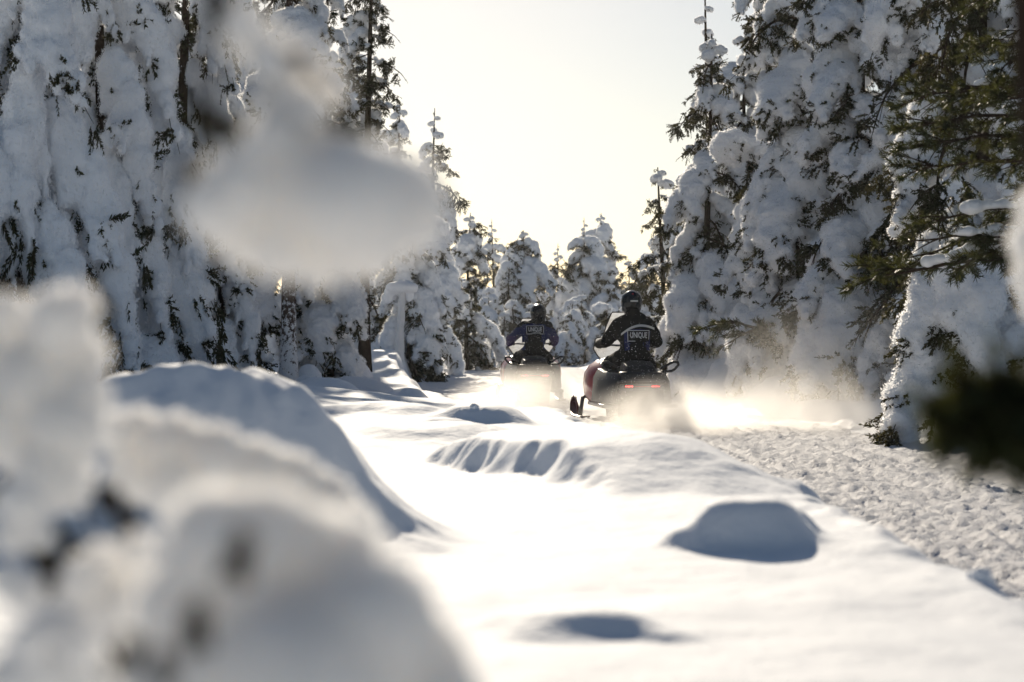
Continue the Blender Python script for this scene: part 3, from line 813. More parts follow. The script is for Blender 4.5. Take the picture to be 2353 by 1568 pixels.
def snowmobile(X, Y, rot, label, group, red=True):
    t = thing('snowmobile', label, 'snowmobile', (X, Y, hz(X, Y + .8) - .01), rot, group)
    P = lambda nm, me, par=t, **k: obj(nm, me, par, **k)
    # track with lugs
    ring_o, ring_i = [], []
    n = 96
    for i in range(n):
        s = i / n * 4
        per = [(.26, 1.50), (1.50, .26)]
        a = 2 * math.pi * i / n
        c = (1.45, .20) if -math.pi / 2 <= math.atan2(math.sin(a), math.cos(a)) <= math.pi / 2 else (.27, .20)
        cyc = .035 if (i // 2) % 2 else 0
        ring_o.append((c[0] + math.cos(a) * (.17 + cyc), c[1] + math.sin(a) * (.16 + cyc)))
        ring_i.append((c[0] + math.cos(a) * .15, c[1] + math.sin(a) * .14))
    # straight runs: resample with lugs
    def loop(rad, lug):
        pts = []
        for i in range(14):
            a = -math.pi / 2 + math.pi * i / 13; pts.append((1.45 + math.cos(a) * rad, .205 + math.sin(a) * rad))
        for i in range(1, 20): pts.append((1.45 - 1.18 * i / 20, .205 + rad))
        for i in range(14):
            a = math.pi / 2 + math.pi * i / 13; pts.append((.27 + math.cos(a) * rad, .205 + math.sin(a) * rad))
        for i in range(1, 20): pts.append((.27 + 1.18 * i / 20, .205 - rad))
        return pts
    lo, li = loop(.17, 0), loop(.145, 0)
    lo = [((y - (1.45 if y > .86 else .27)) * (1 + .2 * (i % 2)) + (1.45 if y > .86 else .27) if abs(z - .205) < .168 else y, .205 + (z - .205) * (1 + .2 * (i % 2))) for i, (y, z) in enumerate(lo)]
    q = Soup(); k = len(lo); v = []; f = []
    for x in (-.25, .25):
        v += [(x, y, z) for (y, z) in lo] + [(x, y, z) for (y, z) in li]
    for i in range(k):
        j = (i + 1) % k
        f += [[i, j, 2 * k + j, 2 * k + i], [k + j, k + i, 3 * k + i, 3 * k + j], [j, i, k + i, k + j], [2 * k + i, 2 * k + j, 3 * k + j, 3 * k + i]]
    q.add(v, f); P('track', q.mesh('track', [M['rubber']], False))
    for x in (-.16, .16):
        for (y, z) in ((.27, .205), (1.45, .205), (.85, .14)):
            q = Soup(); r = .14 if z > .2 else .085
            q.tube([(x - .03, y, z), (x + .03, y, z)], [r, r], 14); P('wheel', q.mesh('wheel', [M['black']]))
    q = Soup(); q.box((-.28, -.02, .395), (.28, 1.55, .50)); P('tunnel', bevel_mesh(q, 'tunnel', [M['metal']]))
    q = Soup(); q.add([(-.26, -.03, .42), (.26, -.03, .42), (.24, -.16, .12), (-.24, -.16, .12), (-.26, -.015, .42), (.26, -.015, .42), (.24, -.145, .12), (-.24, -.145, .12)],
                      [[0, 1, 2, 3], [7, 6, 5, 4], [0, 4, 5, 1], [1, 5, 6, 2], [2, 6, 7, 3], [3, 7, 4, 0]]); P('snow_flap', q.mesh('snow_flap', [M['rubber']], False))
    # seat: swept cross-sections
    q = Soup(); rings = []
    for (y, hw, zt, zb) in ((.05, .17, .64, .50), (.12, .21, .74, .49), (.35, .22, .79, .49), (.52, .215, .80, .49), (.62, .20, .76, .49), (.95, .19, .75, .49), (1.3, .165, .76, .50), (1.45, .13, .74, .52), (1.5, .09, .70, .55)):
        rings.append([(-hw, y, zb), (-hw * 1.04, y, zb + (zt - zb) * .55), (-hw * .86, y, zt - .02), (-hw * .4, y, zt), (hw * .4, y, zt), (hw * .86, y, zt - .02), (hw * 1.04, y, zb + (zt - zb) * .55), (hw, y, zb)][::-1])
    q.loft(rings); P('seat', bevel_mesh(q, 'seat', [M['vinyl']], .012))
    q = Soup(); q.box((-.30, -.03, .505), (.30, .30, .66), top=(.86, .85)); P('cargo_box', bevel_mesh(q, 'cargo_box', [M['black']], .03, 3))
    # side valances behind the seat
    for sx in (-1, 1):
        q = Soup(); rings = []
        for (y, xo, zt) in ((.02, .34, .62), (.3, .40, .66), (.8, .44, .66), (1.2, .47, .70)):
            rings.append([(sx * .27, y, .26), (sx * .27, y, zt), (sx * (xo - .06), y, zt - .01), (sx * xo, y, zt - .12), (sx * (xo + .03), y, .26)][::sx])
        q.loft(rings); P('side_valance', bevel_mesh(q, 'side_valance', [M['black']], .015))
        q = Soup(); q.box((sx * .27 if sx > 0 else -.48, .15, .20), (.48 if sx > 0 else -.27, 1.75, .245)); P('running_board', bevel_mesh(q, 'running_board', [M['metal']], .008))
        # grab handles
        q = Soup(); c = [(.26, .16, .70), (.42, .13, .785), (.475, .13, .785), (.485, .13, .75), (.44, .13, .695), (.40, .14, .67), (.27, .16, .66)]
        pts = []
        for a, b in zip(c[:-1], c[1:]):
            for i in range(4): pts.append(tuple((a[j] * (4 - i) + b[j] * i) / 4 * (sx if j == 0 else 1) for j in range(3)))
        pts.append((c[-1][0] * sx,) + c[-1][1:])
        q.tube(pts, .017, 8); P('grab_handle', q.mesh('grab_handle', [M['black']]))
    q = Soup(); pts = [(-.30, .02, .53), (-.28, -.05, .54), (-.15, -.07, .55), (.15, -.07, .55), (.28, -.05, .54), (.30, .02, .53)]
    q.tube(pts, .016, 8); P('rear_bumper', q.mesh('rear_bumper', [M['metal']]))
    # tail light with two rows of diodes
    q = Soup(); q.box((-.235, -.045, .452), (.235, .0, .505)); tl = P('tail_light', bevel_mesh(q, 'tail_light', [M['black']], .008))
    q = Soup(); q.box((-.10, -.050, .470), (.10, -.040, .486)); P('lens', bevel_mesh(q, 'lens', [M['lens']], .002), tl)
    led = None
    for sx in (-1, 1):
        for i in range(6):
            if led is None:
                q = Soup(); q.ball((0, 0, 0), (.0075, .006, .008), ICO1); led = q.mesh('led', [M['led']])
            P('led', led, tl, loc=(sx * (.125 + .017 * i), -.049, .479))
    # hood and side panels from one swept body
    K = 20; rings = []
    for (y, hw, zl, zh) in ((1.12, .32, .20, .60), (1.3, .44, .15, .72), (1.55, .50, .12, .80), (1.85, .53, .12, .84), (2.15, .50, .14, .80), (2.42, .40, .20, .70), (2.62, .26, .28, .58), (2.72, .12, .36, .50)):
        zc, h = (zl + zh) / 2, (zh - zl) / 2
        rings.append([(hw * np.sign(math.cos(a)) * abs(math.cos(a)) ** .75, y, zc + h * np.sign(math.sin(a)) * abs(math.sin(a)) ** .75) for a in [2 * math.pi * i / K for i in range(K)]])
    hood = Soup(); pan = {1: Soup(), -1: Soup()}
    for i in range(len(rings) - 1):
        for j in range(K):
            quad = [rings[i][j], rings[i + 1][j], rings[i + 1][(j + 1) % K], rings[i][(j + 1) % K]]
            cx = np.mean([p_[0] for p_ in quad]); am = (j + .5) / K * 360
            side = (am < 55 or am > 320) or (125 < am < 220)
            if side and i < 6 and red:
                sg = 1 if cx > 0 else -1
                pan[sg].add(quad, [[0, 1, 2, 3]])
            else: hood.add(quad, [[0, 1, 2, 3]])
    hood.add(rings[0], [list(range(K))]); hood.add(rings[-1], [list(range(K))[::-1]])
    def weld(s, nm, m):
        me = s.mesh(nm, [m]); b = bmesh.new(); b.from_mesh(me); bmesh.ops.remove_doubles(b, verts=b.verts, dist=1e-4)
        bmesh.ops.recalc_face_normals(b, faces=b.faces); b.to_mesh(me); b.free(); return me
    P('hood', weld(hood, 'hood', M['black']))
    for sg in (1, -1):
        if pan[sg].n: P('side_panel', weld(pan[sg], 'side_panel', M['red']))
    for sg in (1, -1):
        q = Soup(); q.ball((sg * .16, 2.52, .60), (.10, .05, .045)); P('headlight', q.mesh('headlight', [M['reflect']]))
    # windshield
    prof = [(.76, .22), (.84, .32), (.94, .39), (1.07, .37), (1.09, .355), (1.105, .265), (1.25, .225), (1.40, .17), (1.435, .15)]
    def wy(x, z): return 2.02 - .42 * (z - .77) - .75 * x * x
    q = Soup(); rings = []; NX = 12
    for (z, hw) in prof:
        rings.append([(hw * (2 * i / NX - 1), wy(hw * (2 * i / NX - 1), z), z) for i in range(NX + 1)])
    v = [p_ for r_ in rings for p_ in r_]; nn = NX + 1
    f = [[i * nn + j, i * nn + j + 1, (i + 1) * nn + j + 1, (i + 1) * nn + j] for i in range(len(rings) - 1) for j in range(NX)]
    q.add(v, f); ws = P('windshield', q.mesh('windshield', [M['wind']]))
    edge = [(-hw, z) for (z, hw) in prof] + [(hw, z) for (z, hw) in prof[::-1]]
    q = Soup(); q.tube([(x, wy(x, z), z) for (x, z) in edge], .009, 6); P('edge_trim', q.mesh('edge_trim', [M['black']]), ws)
    # handlebar, grips, mirrors-free column
    q = Soup(); q.tube([(0, 1.75, .78), (0, 1.60, .98)], [.05, .04], 8); P('steering_column', q.mesh('steering_column', [M['black']]))
    q = Soup(); q.tube([(-.42, 1.44, 1.0), (-.25, 1.52, 1.0), (-.1, 1.59, .99), (.1, 1.59, .99), (.25, 1.52, 1.0), (.42, 1.44, 1.0)], .014, 8); hb = P('handlebar', q.mesh('handlebar', [M['metal']]))
    for sg in (-1, 1):
        q = Soup(); q.tube([(sg * .29, 1.50, 1.0), (sg * .43, 1.435, 1.0)], .02, 8); P('grip', q.mesh('grip', [M['rubber']]), hb)
    # skis, spindles, arms
    for sg in (-1, 1):
        q = Soup(); rings = []
        for (y, z, hw) in ((1.55, .035, .06), (1.75, .02, .075), (2.2, .015, .08), (2.6, .02, .08), (2.82, .07, .075), (2.98, .17, .055), (3.04, .25, .025)):
            rings.append([(sg * .53 - hw, y, z + .02), (sg * .53 + hw, y, z + .02), (sg * .53 + hw, y, z), (sg * .53, y, z - .012), (sg * .53 - hw, y, z)])
        q.loft(rings); sk = P('ski', bevel_mesh(q, 'ski', [M['ski']], .006))
        q = Soup(); q.tube([(sg * .53, 2.45, .05), (sg * .53, 2.58, .17), (sg * .53, 2.78, .27), (sg * .53, 2.95, .29), (sg * .53, 3.03, .24)], .014, 7); P('ski_loop', q.mesh('ski_loop', [M['ski']]), sk)
        q = Soup(); q.tube([(sg * .53, 2.2, .04), (sg * .50, 2.12, .30)], [.03, .025], 8); P('spindle', q.mesh('spindle', [M['metal']]))
        for (y, z) in ((1.98, .30), (2.22, .30)):
            q = Soup(); q.tube([(sg * .22, y, z + .08), (sg * .51, 2.12, z - .03)], .015, 7); P('suspension_arm', q.mesh('suspension_arm', [M['metal']]))
        q = Soup(); q.tube([(sg * .30, 2.10, .62), (sg * .47, 2.12, .28)], [.035, .028], 10); P('shock_absorber', q.mesh('shock_absorber', [M['metal']]))
    return t

# ------------------------------------------------------------------ riders
def text_mesh(body, size, m):
    cu = bpy.data.curves.new('t', 'FONT'); cu.body = body; cu.size = size; cu.align_x = 'CENTER'; cu.align_y = 'CENTER'; cu.offset = size * .022
    o = bpy.data.objects.new('t', cu); COL.objects.link(o); bpy.context.view_layer.update()
    me = bpy.data.meshes.new_from_object(o.evaluated_get(bpy.context.evaluated_depsgraph_get()))
    bpy.data.objects.remove(o); me.materials.clear(); me.materials.append(m)
    b = bmesh.new(); b.from_mesh(me); bmesh.ops.triangulate(b, faces=b.faces); bmesh.ops.subdivide_edges(b, edges=b.edges, cuts=1); b.to_mesh(me); b.free()
    return me

def rider(X, Y, rot, base, label, head, hips, shoulder, elbow, hand, knee, foot, stripe, sub, cx, tilt=0.0):
    p = thing('person', label, 'person', (X, Y, base), rot)
    s = Soup()
    hp = np.array(hips); sh = np.array(shoulder); hd = np.array(head)
    chest = np.array((hd[0] * .45 + cx * .5, (hp[1] + sh[1]) / 2 + .05, sh[2] - .13))
    s.capsule(hp + (0, 0, .03), (hp + chest) / 2, .185, .175, 5); s.capsule((hp + chest) / 2, chest, .175, .195, 5)
    for sg in (-1, 1):
        S = np.array((chest[0] + sg * sh[0], sh[1], sh[2])); E = np.array((elbow[0] * sg + cx * .3, elbow[1], elbow[2])); Hn = np.array((hand[0] * sg, hand[1], hand[2]))
        s.capsule(chest + (sg * .07, 0, .02), S, .165, .105, 5)
        s.capsule(hd + (0, -.04, -.17), S, .085, .095, 5); s.capsule(S, E, .102, .084, 7); s.capsule(E, Hn, .080, .058, 7)
        Kn = np.array((knee[0] * sg, knee[1], knee[2])); Ft = np.array((foot[0] * sg, foot[1], foot[2]))
        s.capsule(hp + (sg * .09, .03, -.02), Kn, .135, .095, 7); s.capsule(Kn, Ft, .090, .065, 7); s.capsule(Ft, Ft + (0, .18, -.02), .065, .055, 4)
    nk = np.array((chest[0] * .4 + hd[0] * .6, (sh[1] + hd[1]) / 2, (sh[2] + hd[2]) / 2 - .02))
    s.capsule(chest + (0, .02, .08), nk, .14, .095, 5); s.capsule(nk, hd, .085, .09, 4)
    me = remesh(s, 'body', [M['cloth'], M['blue'], M['violet']], .017, 6, noise=((7, .012, int(X * 100) + 3), (16, .006, 9)))
    nf = len(me.polygons); cen = np.zeros(nf * 3, np.float32); me.polygons.foreach_get('center', cen); cen = cen.reshape(-1, 3)
    mi = np.zeros(nf, np.int32)
    if not stripe:      # coloured yoke and sleeves
        ax = np.abs(cen[:, 0] - cx)
        mi[(cen[:, 2] < sh[2] + .02 - .30 * np.clip(ax - .16, 0, 1)) & (ax > .15) & (cen[:, 2] > .9)] = 1
        mi[(ax > .27) & (cen[:, 2] < sh[2] - .16) & (cen[:, 2] > .9)] = 2
    me.polygons.foreach_set('material_index', mi)
    body = obj('body', me, p)
    b = bmesh.new(); b.from_mesh(me); bv = BVHTree.FromBMesh(b); b.free()
    def proj(x, z, off):
        h = bv.ray_cast(Vector((x, -1.5, z)), Vector((0, 1, 0)))
        y = h[0].y if h[0] is not None else hp[1]
        return (x, y - off, z)
    def patch(name, fn, nu, nv, m, off, par=None):
        v = [proj(*fn(i / nu, j / nv), off) for j in range(nv + 1) for i in range(nu + 1)]
        f = [[j * (nu + 1) + i, j * (nu + 1) + i + 1, (j + 1) * (nu + 1) + i + 1, (j + 1) * (nu + 1) + i] for j in range(nv) for i in range(nu)]
        return obj(name, mesh_np(name, np.array(v), f, [m]), par or body)
    bz = sh[2] - .150 if stripe else sh[2] - .055                                      # badge centre height
    patch('back_panel', lambda u, v: (cx + (-.165 + .345 * u if stripe else -.20 + .40 * u), bz - (.17 if stripe else .19) + (.255 if stripe else .30) * v - .10 * (u - .5) ** 2), 14, 10, M['blue'], .004)
    patch('lower_back', lambda u, v: (cx + .01 - .115 + .23 * u, bz - .30 + .24 * v), 8, 8, M['cloth'], .007)
    if stripe:
        patch('reflective_stripe', lambda u, v: (cx - .20 + .44 * u, bz + .118 - .30 * (u - .58) ** 2 * (1.15 if u < .58 else .8) + .030 * v), 22, 1, M['reflect'], .011)
    bd = patch('badge', lambda u, v: (cx + .02 - .145 + .29 * u, bz - .072 + .144 * v), 10, 5, M['cloth'], .010)
    bc = cx + .02
    for (x0, x1, z0, z1) in ((-.145, .145, .064, .072), (-.145, -.137, -.06, .064), (.137, .145, -.05, .064), (-.145, -.05, -.072, -.064)) + ((() if stripe else ((.08, .145, -.072, -.064),))):
        patch('badge_border', lambda u, v: (bc + x0 + (x1 - x0) * u, bz + z0 + (z1 - z0) * v), 6 if x1 - x0 > .05 else 1, 1 if x1 - x0 > .05 else 6, M['print'], .014, bd)
    def letters(txt, size, dx, dz, wid):
        tm = text_mesh(txt, size, M['print']); co = np.zeros(len(tm.vertices) * 3, np.float32); tm.vertices.foreach_get('co', co); co = co.reshape(-1, 3)
        k = wid / (co[:, 0].max() - co[:, 0].min())
        nv_ = np.array([proj(bc + dx + c[0] * k, bz + dz + c[1], .015) for c in co], np.float32)
        tm.vertices.foreach_set('co', nv_.ravel()); tm.update(); tm.name = 'lettering'
        obj('lettering', tm, bd)
    letters('UNIQUE', .098, 0, .006, .225)
    if sub: letters('LAPLAND', .034, .02, -.052, .15)
    # helmet
    q = Soup(); q.ball((0, 0, .015), (.145, .165, .155)); q.ball((0, .03, -.075), (.132, .145, .10)); q.ball((0, .10, -.08), (.10, .095, .065))
    hm = remesh(q, 'helmet', [M['helmet']], .011, 5)
    he = obj('helmet', hm, p, hd, (R(tilt), 0, 0))
    q = Soup(); rings = []
    for zz in (-.045, -.02, .01, .04, .06):
        rings.append([(.132 * math.sin(a), .035 + .142 * math.cos(a) - abs(zz) * .1, zz) for a in np.linspace(-1.25, 1.25, 13)])
    v = [c for r_ in rings for c in r_]; f = [[i * 13 + j, i * 13 + j + 1, (i + 1) * 13 + j + 1, (i + 1) * 13 + j] for i in range(4) for j in range(12)]
    q.add(v, f); obj('visor', q.mesh('visor', [M['black']]), he)
    bb = bmesh.new(); bb.from_mesh(hm); hv = BVHTree.FromBMesh(bb); bb.free()
    def hpatch(nm, x0, x1, z0, z1, m):
        v = []; 
        for j in range(4):
            for i in range(9):
                x = x0 + (x1 - x0) * i / 8; z = z0 + (z1 - z0) * j / 3
                h = hv.ray_cast(Vector((x, -1, z)), Vector((0, 1, 0))); v.append((x, h[0].y - .002, z))
        f = [[j * 9 + i, j * 9 + i + 1, (j + 1) * 9 + i + 1, (j + 1) * 9 + i] for j in range(3) for i in range(8)]
        obj(nm, mesh_np(nm, np.array(v), f, [m]), he)
    if stripe: hpatch('sticker', -.035, .065, .012, .032, M['reflect'])
    else: hpatch('sticker', -.022, .0, .088, .100, M['reflect'])
    hpatch('top_logo', -.012, .012, .105, .125, M['lens'])
    # gloves closed round the grips
    for sg in (-1, 1):
        q = Soup(); Hn = np.array((hand[0] * sg, hand[1], hand[2])); G = np.array((sg * .36, 1.468, 1.0))
        pw = G + (0, -.045, .012); q.capsule(Hn, pw, .052, .042, 4)
        q.ball(pw, (.052, .04, .034))
        for k in range(4):
            fx = G + np.array((sg * (-.045 + .028 * k), .016 - .013 * k, 0)); l_ = (.9, 1.05, 1.0, .85)[k]
            q.capsule(pw + (sg * (-.036 + .024 * k), .01, .012), fx + (0, -.008, .034), .016, .0155, 3)
            q.capsule(fx + (0, -.008, .034), fx + (0, .030 * l_, .008), .0155, .0145, 3)
            q.capsule(fx + (0, .030 * l_, .008), fx + (0, .010, -.026 * l_), .0145, .0125, 3)
        q.capsule(pw + (-sg * .035, 0, -.005), G + (-sg * .062, .012, -.012), .018, .016, 3); q.capsule(G + (-sg * .062, .012, -.012), G + (-sg * .05, .035, -.02), .016, .013, 3)
        obj('glove', remesh(q, 'glove', [M['cloth']], .007, 2), p)
    return p

GS = 'snowmobiles riding away on the trail'
RX, RY, RR = 1.63, 25.0, R(4.5)
LX, LY, LR = .375, 32.6, R(1.5)
snowmobile(RX, RY, RR, 'red and black snowmobile ridden by the person with the white back stripe', GS)
snowmobile(LX, LY, LR, 'snowmobile deeper in the powder ridden by the person with blue-violet sleeves', GS)
rider(RX, RY, RR, hz(RX, RY + .8) - .01, 'person in black jacket with white back stripe and black helmet, riding upright', (.0, .93, 1.545), (0, .72, .87), (.185, .80, 1.265), (.33, .98, 1.04), (.37, 1.40, 1.005), (.27, 1.18, .74), (.37, 1.10, .42), True, False, .03)
rider(LX, LY, LR, hz(LX, LY + .8) - .01, 'person in dark jacket with blue-violet sleeves, leaning forward with lowered head', (.10, 1.08, 1.51), (0, .68, .87), (.19, .90, 1.285), (.37, 1.02, 1.07), (.38, 1.40, 1.005), (.27, 1.18, .74), (.37, 1.10, .42), False, True, .01, tilt=-22)
# ------------------------------------------------------------------ near, out-of-focus branches round the camera
def ub(u, v, r, Y):
    return np.array(at(u, v, Y)), r / F_U * Y

def near_clump(par, balls, Y, name='snow_load', seed=1, voxel=None, dy=0.0):
    q = Soup(); rng = np.random.default_rng(seed); loc = np.array(par.location)
    rs = []
    for (u, v, r) in balls:
        c, rr = ub(u, v, r, Y + rng.uniform(-.03, .03)); q.ball(c - loc, (rr, rr * 1.15, rr)); rs.append(rr)
    m_ = min(rs)
    me = remesh(q, name, [M['snow_near_flare']], voxel or max(.0025, m_ / 5), 4, noise=((18, .004, seed),))
    o = obj(name, me, par)
    obj('rime', rime(me, 60000, .005, .0028, seed), o, kind='stuff')
    return o

def near_twigs(par, spots, Y, seed, n=9, L=.05, m='needles', spread=.02):
    rng = np.random.default_rng(seed); loc = np.array(par.location)
    for (u, v) in spots:
        w_ = Soup(); c = np.array(at(u, v, Y)) - loc
        for k in range(n):
            d = rvec(rng); d[2] -= .4
            add_twig(w_, c, d, L * rng.uniform(.7, 1.3), rng, nd=10, ln=min(.018, L * .6), wd=.003)
        w_.tube([c + (0, 0, .012), c, c + (0, .01, -.01)], [.004, .004, .003], 4, 0)
        obj('needle_sprig', w_.mesh('needle_sprig', [M['bark'], M[m]], False), par)

def limb(par, pts, rad, name='branch'):
    q = Soup(); loc = np.array(par.location); pts = [np.array(p) - loc for p in pts]
    q.tube(pts, np.linspace(rad, rad * .35, len(pts)), 7); return obj(name, q.mesh(name, [M['bark']]), par)

# young spruce left of the camera: a bough with one hanging clump crosses the view
sx_, sy_ = -.85, 1.45
a = thing('young_spruce', 'near blurred spruce bough with a big hanging snow clump', 'spruce tree', (sx_, sy_, hz(sx_, sy_)))
q = Soup(); q.tube([(0, 0, -.1), (.01, 0, .5), (0, .01, 1.1), (-.01, 0, 1.7)], [.035, .03, .022, .010], 9); obj('trunk', q.mesh('trunk', [M['bark']]), a)
B = [(sx_, sy_, 1.42), (-.55, 1.40, 1.44), (-.33, 1.35, 1.34)] + [at(u, v, 1.3) for (u, v) in ((470, -60), (540, 60), (610, 180), (660, 330), (800, 440), (930, 460))]
limb(a, B, .008)
limb(a, [at(580, 120, 1.3), at(690, 130, 1.3), at(760, 220, 1.29)], .005)
limb(a, [at(500, 0, 1.3), at(470, 140, 1.3), at(465, 260, 1.3)], .004)
near_clump(a, [(490, 480, 72), (560, 440, 95), (640, 420, 130), (720, 450, 160), (820, 470, 140), (905, 475, 112), (965, 462, 60), (640, 310, 62), (690, 340, 70), (600, 360, 60), (760, 370, 66), (560, 530, 80), (650, 560, 92), (740, 570, 90), (830, 560, 80), (445, 470, 36), (530, 380, 42), (860, 390, 50)], 1.3, seed=3)
for i, bl in enumerate(([(560, 60, 40), (590, 100, 45), (620, 150, 40)], [(680, 120, 38), (720, 150, 42), (755, 205, 36)], [(655, 230, 50), (700, 260, 45), (620, 260, 40), (660, 180, 40)])):
    near_clump(a, bl, 1.3, seed=20 + i)
near_twigs(a, [(500, 15), (520, 50), (470, 250), (490, 285)], 1.29, 5, n=3, L=.010)
near_twigs(a, [(780, 300), (430, 400), (960, 420), (560, 320)], 1.31, 6, n=4, L=.022)

# snow-smothered sapling at the camera's left foot
fx, fy = -.22, 1.55
b_ = thing('snowy_sapling', 'near blurred sapling smothered in rounded snow clumps with a few needles showing', 'sapling', (fx, fy, hz(fx, fy)))
q = Soup(); q.tube([(0, 0, -.1), (0, 0, .1), (-.01, 0, .2), (-.03, .01, .27)], [.022, .018, .012, .006], 8); obj('trunk', q.mesh('trunk', [M['bark']]), b_)
def stem_to(u, v, Y, z): limb(b_, [(fx - .02, fy, z), tuple((np.array((fx - .02, fy, z)) + np.array(at(u, v, Y))) / 2 + (0, 0, .02)), at(u, v, Y)], .0035)
stem_to(110, 1000, 1.63, .66); stem_to(560, 1150, 1.93, .66); stem_to(700, 1420, 1.25, .64); stem_to(120, 1520, 1.33, .62); stem_to(60, 1190, 1.48, .64); stem_to(250, 1310, 1.43, .64); stem_to(40, 1370, 1.43, .63)
near_clump(b_, [(60, 760, 75), (130, 740, 80), (165, 830, 75), (100, 880, 110), (60, 980, 110), (150, 980, 90), (120, 1090, 90), (190, 920, 60), (30, 850, 90), (175, 700, 45), (20, 720, 50)], 1.6, seed=31)
near_clump(b_, [(255, 985, 45), (320, 1000, 62), (400, 1025, 75), (490, 1060, 85), (580, 1090, 88), (660, 1120, 88), (735, 1165, 84), (800, 1220, 74), (845, 1275, 60), (600, 1180, 95), (430, 1110, 90), (320, 1080, 70)], 1.9, seed=32)
near_clump(b_, [(500, 1250, 130), (620, 1250, 140), (740, 1330, 170), (840, 1440, 175), (930, 1540, 150), (1000, 1640, 130), (600, 1420, 210), (450, 1400, 140), (720, 1560, 240), (520, 1570, 190), (400, 1580, 110)], 1.2, seed=33)
near_clump(b_, [(70, 1475, 60), (130, 1470, 70), (190, 1490, 60), (110, 1540, 80), (200, 1570, 60), (30, 1560, 60)], 1.3, seed=34)
near_clump(b_, [(30, 1150, 45), (60, 1180, 50), (95, 1230, 40), (30, 1230, 40)], 1.45, seed=35)
near_clump(b_, [(190, 1330, 45), (230, 1290, 40), (260, 1340, 45), (310, 1260, 40), (290, 1190, 35), (185, 1400, 60), (250, 1410, 65), (320, 1350, 55)], 1.4, seed=36)
near_clump(b_, [(20, 1330, 40), (60, 1360, 45), (20, 1410, 40)], 1.4, seed=37)
near_twigs(b_, [(545, 1300), (555, 1270)], .98, 41, n=4, L=.008, spread=.006)
near_twigs(b_, [(440, 1450), (455, 1430)], .98, 42, n=5, L=.009, spread=.006)
near_twigs(b_, [(290, 1510), (370, 1545)], 1.0, 43, n=5, L=.009, spread=.008)
near_twigs(b_, [(270, 1170), (230, 1150), (290, 1200)], 1.33, 44, n=2, L=.010)
near_twigs(b_, [(130, 1330), (150, 1400), (90, 1300), (160, 1250)], 1.5, 45, n=4, L=.018)
near_twigs(b_, [(20, 1050), (10, 1120), (235, 800), (225, 700)], 1.7, 46, n=4, L=.015)

# young pine right of the camera, only its edge in view
px_, py_ = .70, 2.25
# its trunk leans in towards the top of the view
c_ = thing('young_pine', 'near blurred young pine with a dark needle tuft and small snow lumps', 'pine tree', (px_, py_, hz(px_, py_)))
q = Soup(); q.tube([(0, 0, -.1), (-.03, 0, .4), (-.10, 0, .9), (-.14, 0, 1.5)], [.040, .036, .032, .022], 10); obj('trunk', q.mesh('trunk', [M['bark']]), c_)
limb(c_, [(px_, py_, .95), at(2400, 900, 2.0), at(2290, 930, 1.8)], .008)
near_twigs(c_, [(2265, 925), (2310, 905), (2290, 960), (2340, 930), (2230, 930), (2250, 980), (2350, 960), (2330, 880), (2310, 1000), (2200, 950), (2220, 985), (2350, 900), (2280, 890), (2350, 1000), (2240, 905), (2300, 940), (2320, 960)], 1.8, 51, n=12, L=.04, m='pine', spread=.03)
near_clump(c_, [(2390, 480, 50), (2380, 560, 55), (2376, 640, 50), (2390, 700, 50)], 2.15, seed=52)
near_clump(c_, [(2320, 1050, 38), (2330, 1100, 42), (2345, 1030, 36)], 1.9, seed=53)
limb(c_, [(px_, py_, .90), at(2380, 1080, 2.0), at(2320, 1060, 1.9)], .006)

# ------------------------------------------------------------------ airborne snow
def dust_mat(name, dens, g, col, nscale, lo, hi, seed):
    m, n, l = mat(name)
    tc = n.new('ShaderNodeTexCoord'); ge = n.new('ShaderNodeNewGeometry')
    ln = n.new('ShaderNodeVectorMath'); ln.operation = 'LENGTH'; l.new(tc.outputs['Object'], ln.inputs[0])
    fo = n.new('ShaderNodeMapRange'); fo.interpolation_type = 'SMOOTHSTEP'
    fo.inputs[1].default_value = 1.0; fo.inputs[2].default_value = .15; fo.inputs[3].default_value = 0; fo.inputs[4].default_value = 1
    l.new(ln.outputs['Value'], fo.inputs[0])
    mp = n.new('ShaderNodeMapping'); mp.inputs['Location'].default_value = (seed, seed * .7, 0); l.new(ge.outputs['Position'], mp.inputs[0])
    nz = n.new('ShaderNodeTexNoise'); nz.inputs['Scale'].default_value = nscale; nz.inputs['Detail'].default_value = 3.5; nz.inputs['Roughness'].default_value = .6; nz.inputs['Distortion'].default_value = .6
    l.new(mp.outputs[0], nz.inputs['Vector'])
    cr = n.new('ShaderNodeMapRange'); cr.inputs[1].default_value = lo; cr.inputs[2].default_value = hi; l.new(nz.outputs['Fac'], cr.inputs[0])
    mu = n.new('ShaderNodeMath'); mu.operation = 'MULTIPLY'; l.new(fo.outputs[0], mu.inputs[0]); l.new(cr.outputs[0], mu.inputs[1])
    m2 = n.new('ShaderNodeMath'); m2.operation = 'MULTIPLY'; m2.inputs[1].default_value = dens; l.new(mu.outputs[0], m2.inputs[0])
    pv = n.new('ShaderNodeVolumePrincipled'); pv.inputs['Color'].default_value = (*col, 1); pv.inputs['Anisotropy'].default_value = g
    l.new(m2.outputs[0], pv.inputs['Density'])
    out(n, l, pv.outputs[0], True)
    return m
DC = (.97, .95, .92)
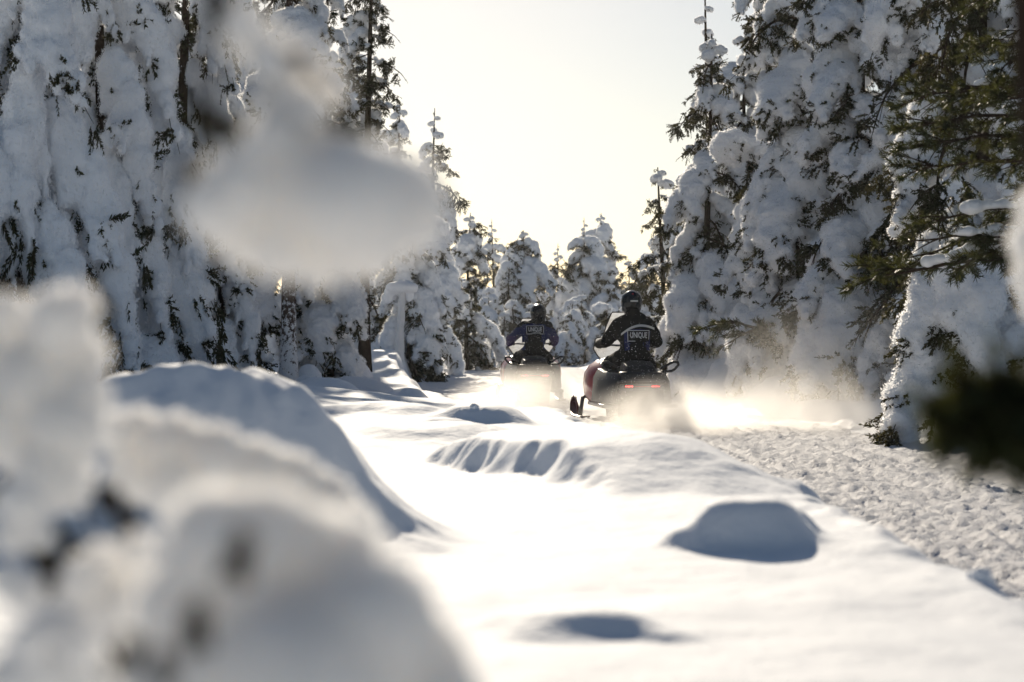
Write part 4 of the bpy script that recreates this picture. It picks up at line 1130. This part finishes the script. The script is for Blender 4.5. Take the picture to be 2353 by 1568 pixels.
for i, (c, r, dens, ns, lo, hi, lab) in enumerate((
        ((1.85, 22.9, .05), (1.2, 2.4, .66), 1.7, 1.3, .32, .70, 'cloud of powder thrown up behind the red snowmobile'),
        ((3.7, 23.4, .05), (3.2, 2.8, .80), .75, .8, .34, .75, 'drift of powder blowing to the right of the red snowmobile'),
        ((.30, 30.2, .05), (1.5, 2.3, .70), 1.4, 1.2, .30, .68, 'cloud of powder round the farther snowmobile'),
        ((5.2, 25.5, .45), (3.2, 6.0, 1.5), .16, .6, .30, .75, 'thin veil of hanging powder along the right bank'))):
    me = mesh_np('snow_dust', ICO2[0], ICO2[1], [dust_mat('snow_dust_%d' % i, dens, .55, DC, ns, lo, hi, 3.1 * i)])
    obj('snow_dust', me, None, c, (0, 0, 0), r, kind='stuff', label=lab, category='powder')
# drifting snow crystals caught in the light
rng = np.random.default_rng(12); q = Soup(); oct_v = np.array([(1, 0, 0), (-1, 0, 0), (0, 1, 0), (0, -1, 0), (0, 0, 1), (0, 0, -1)], float)
oct_f = [[0, 2, 4], [2, 1, 4], [1, 3, 4], [3, 0, 4], [2, 0, 5], [1, 2, 5], [3, 1, 5], [0, 3, 5]]
for k in range(2600):
    if k % 2: p_ = np.array((1.7, 24.4, .75)) + rng.normal(size=3) * (.6, .8, .38)
    else: p_ = np.array((.35, 31.6, .9)) + rng.normal(size=3) * (.55, .8, .40)
    if p_[2] < .05: continue
    q.add(oct_v * rng.uniform(.0016, .004) * (2.2 if rng.random() < .02 else 1) + p_, oct_f)
obj('snow_crystals', q.mesh('snow_crystals', [M['snow_field']], False), kind='stuff', label='glinting snow crystals drifting round the two riders', category='powder')

# ------------------------------------------------------------------ cold hazy air
hm_, hn, hl_ = mat('haze')
pv = hn.new('ShaderNodeVolumePrincipled'); pv.inputs['Color'].default_value = (.95, .95, .96, 1); pv.inputs['Density'].default_value = .00018; pv.inputs['Anisotropy'].default_value = .55
out(hn, hl_, pv.outputs[0], True)
q = Soup(); q.box((-460, -80, -1.5), (460, 300, 13.6)); obj('haze', q.mesh('haze', [hm_], False), kind='stuff', label='thin cold haze hanging in the air over the trail', category='haze')
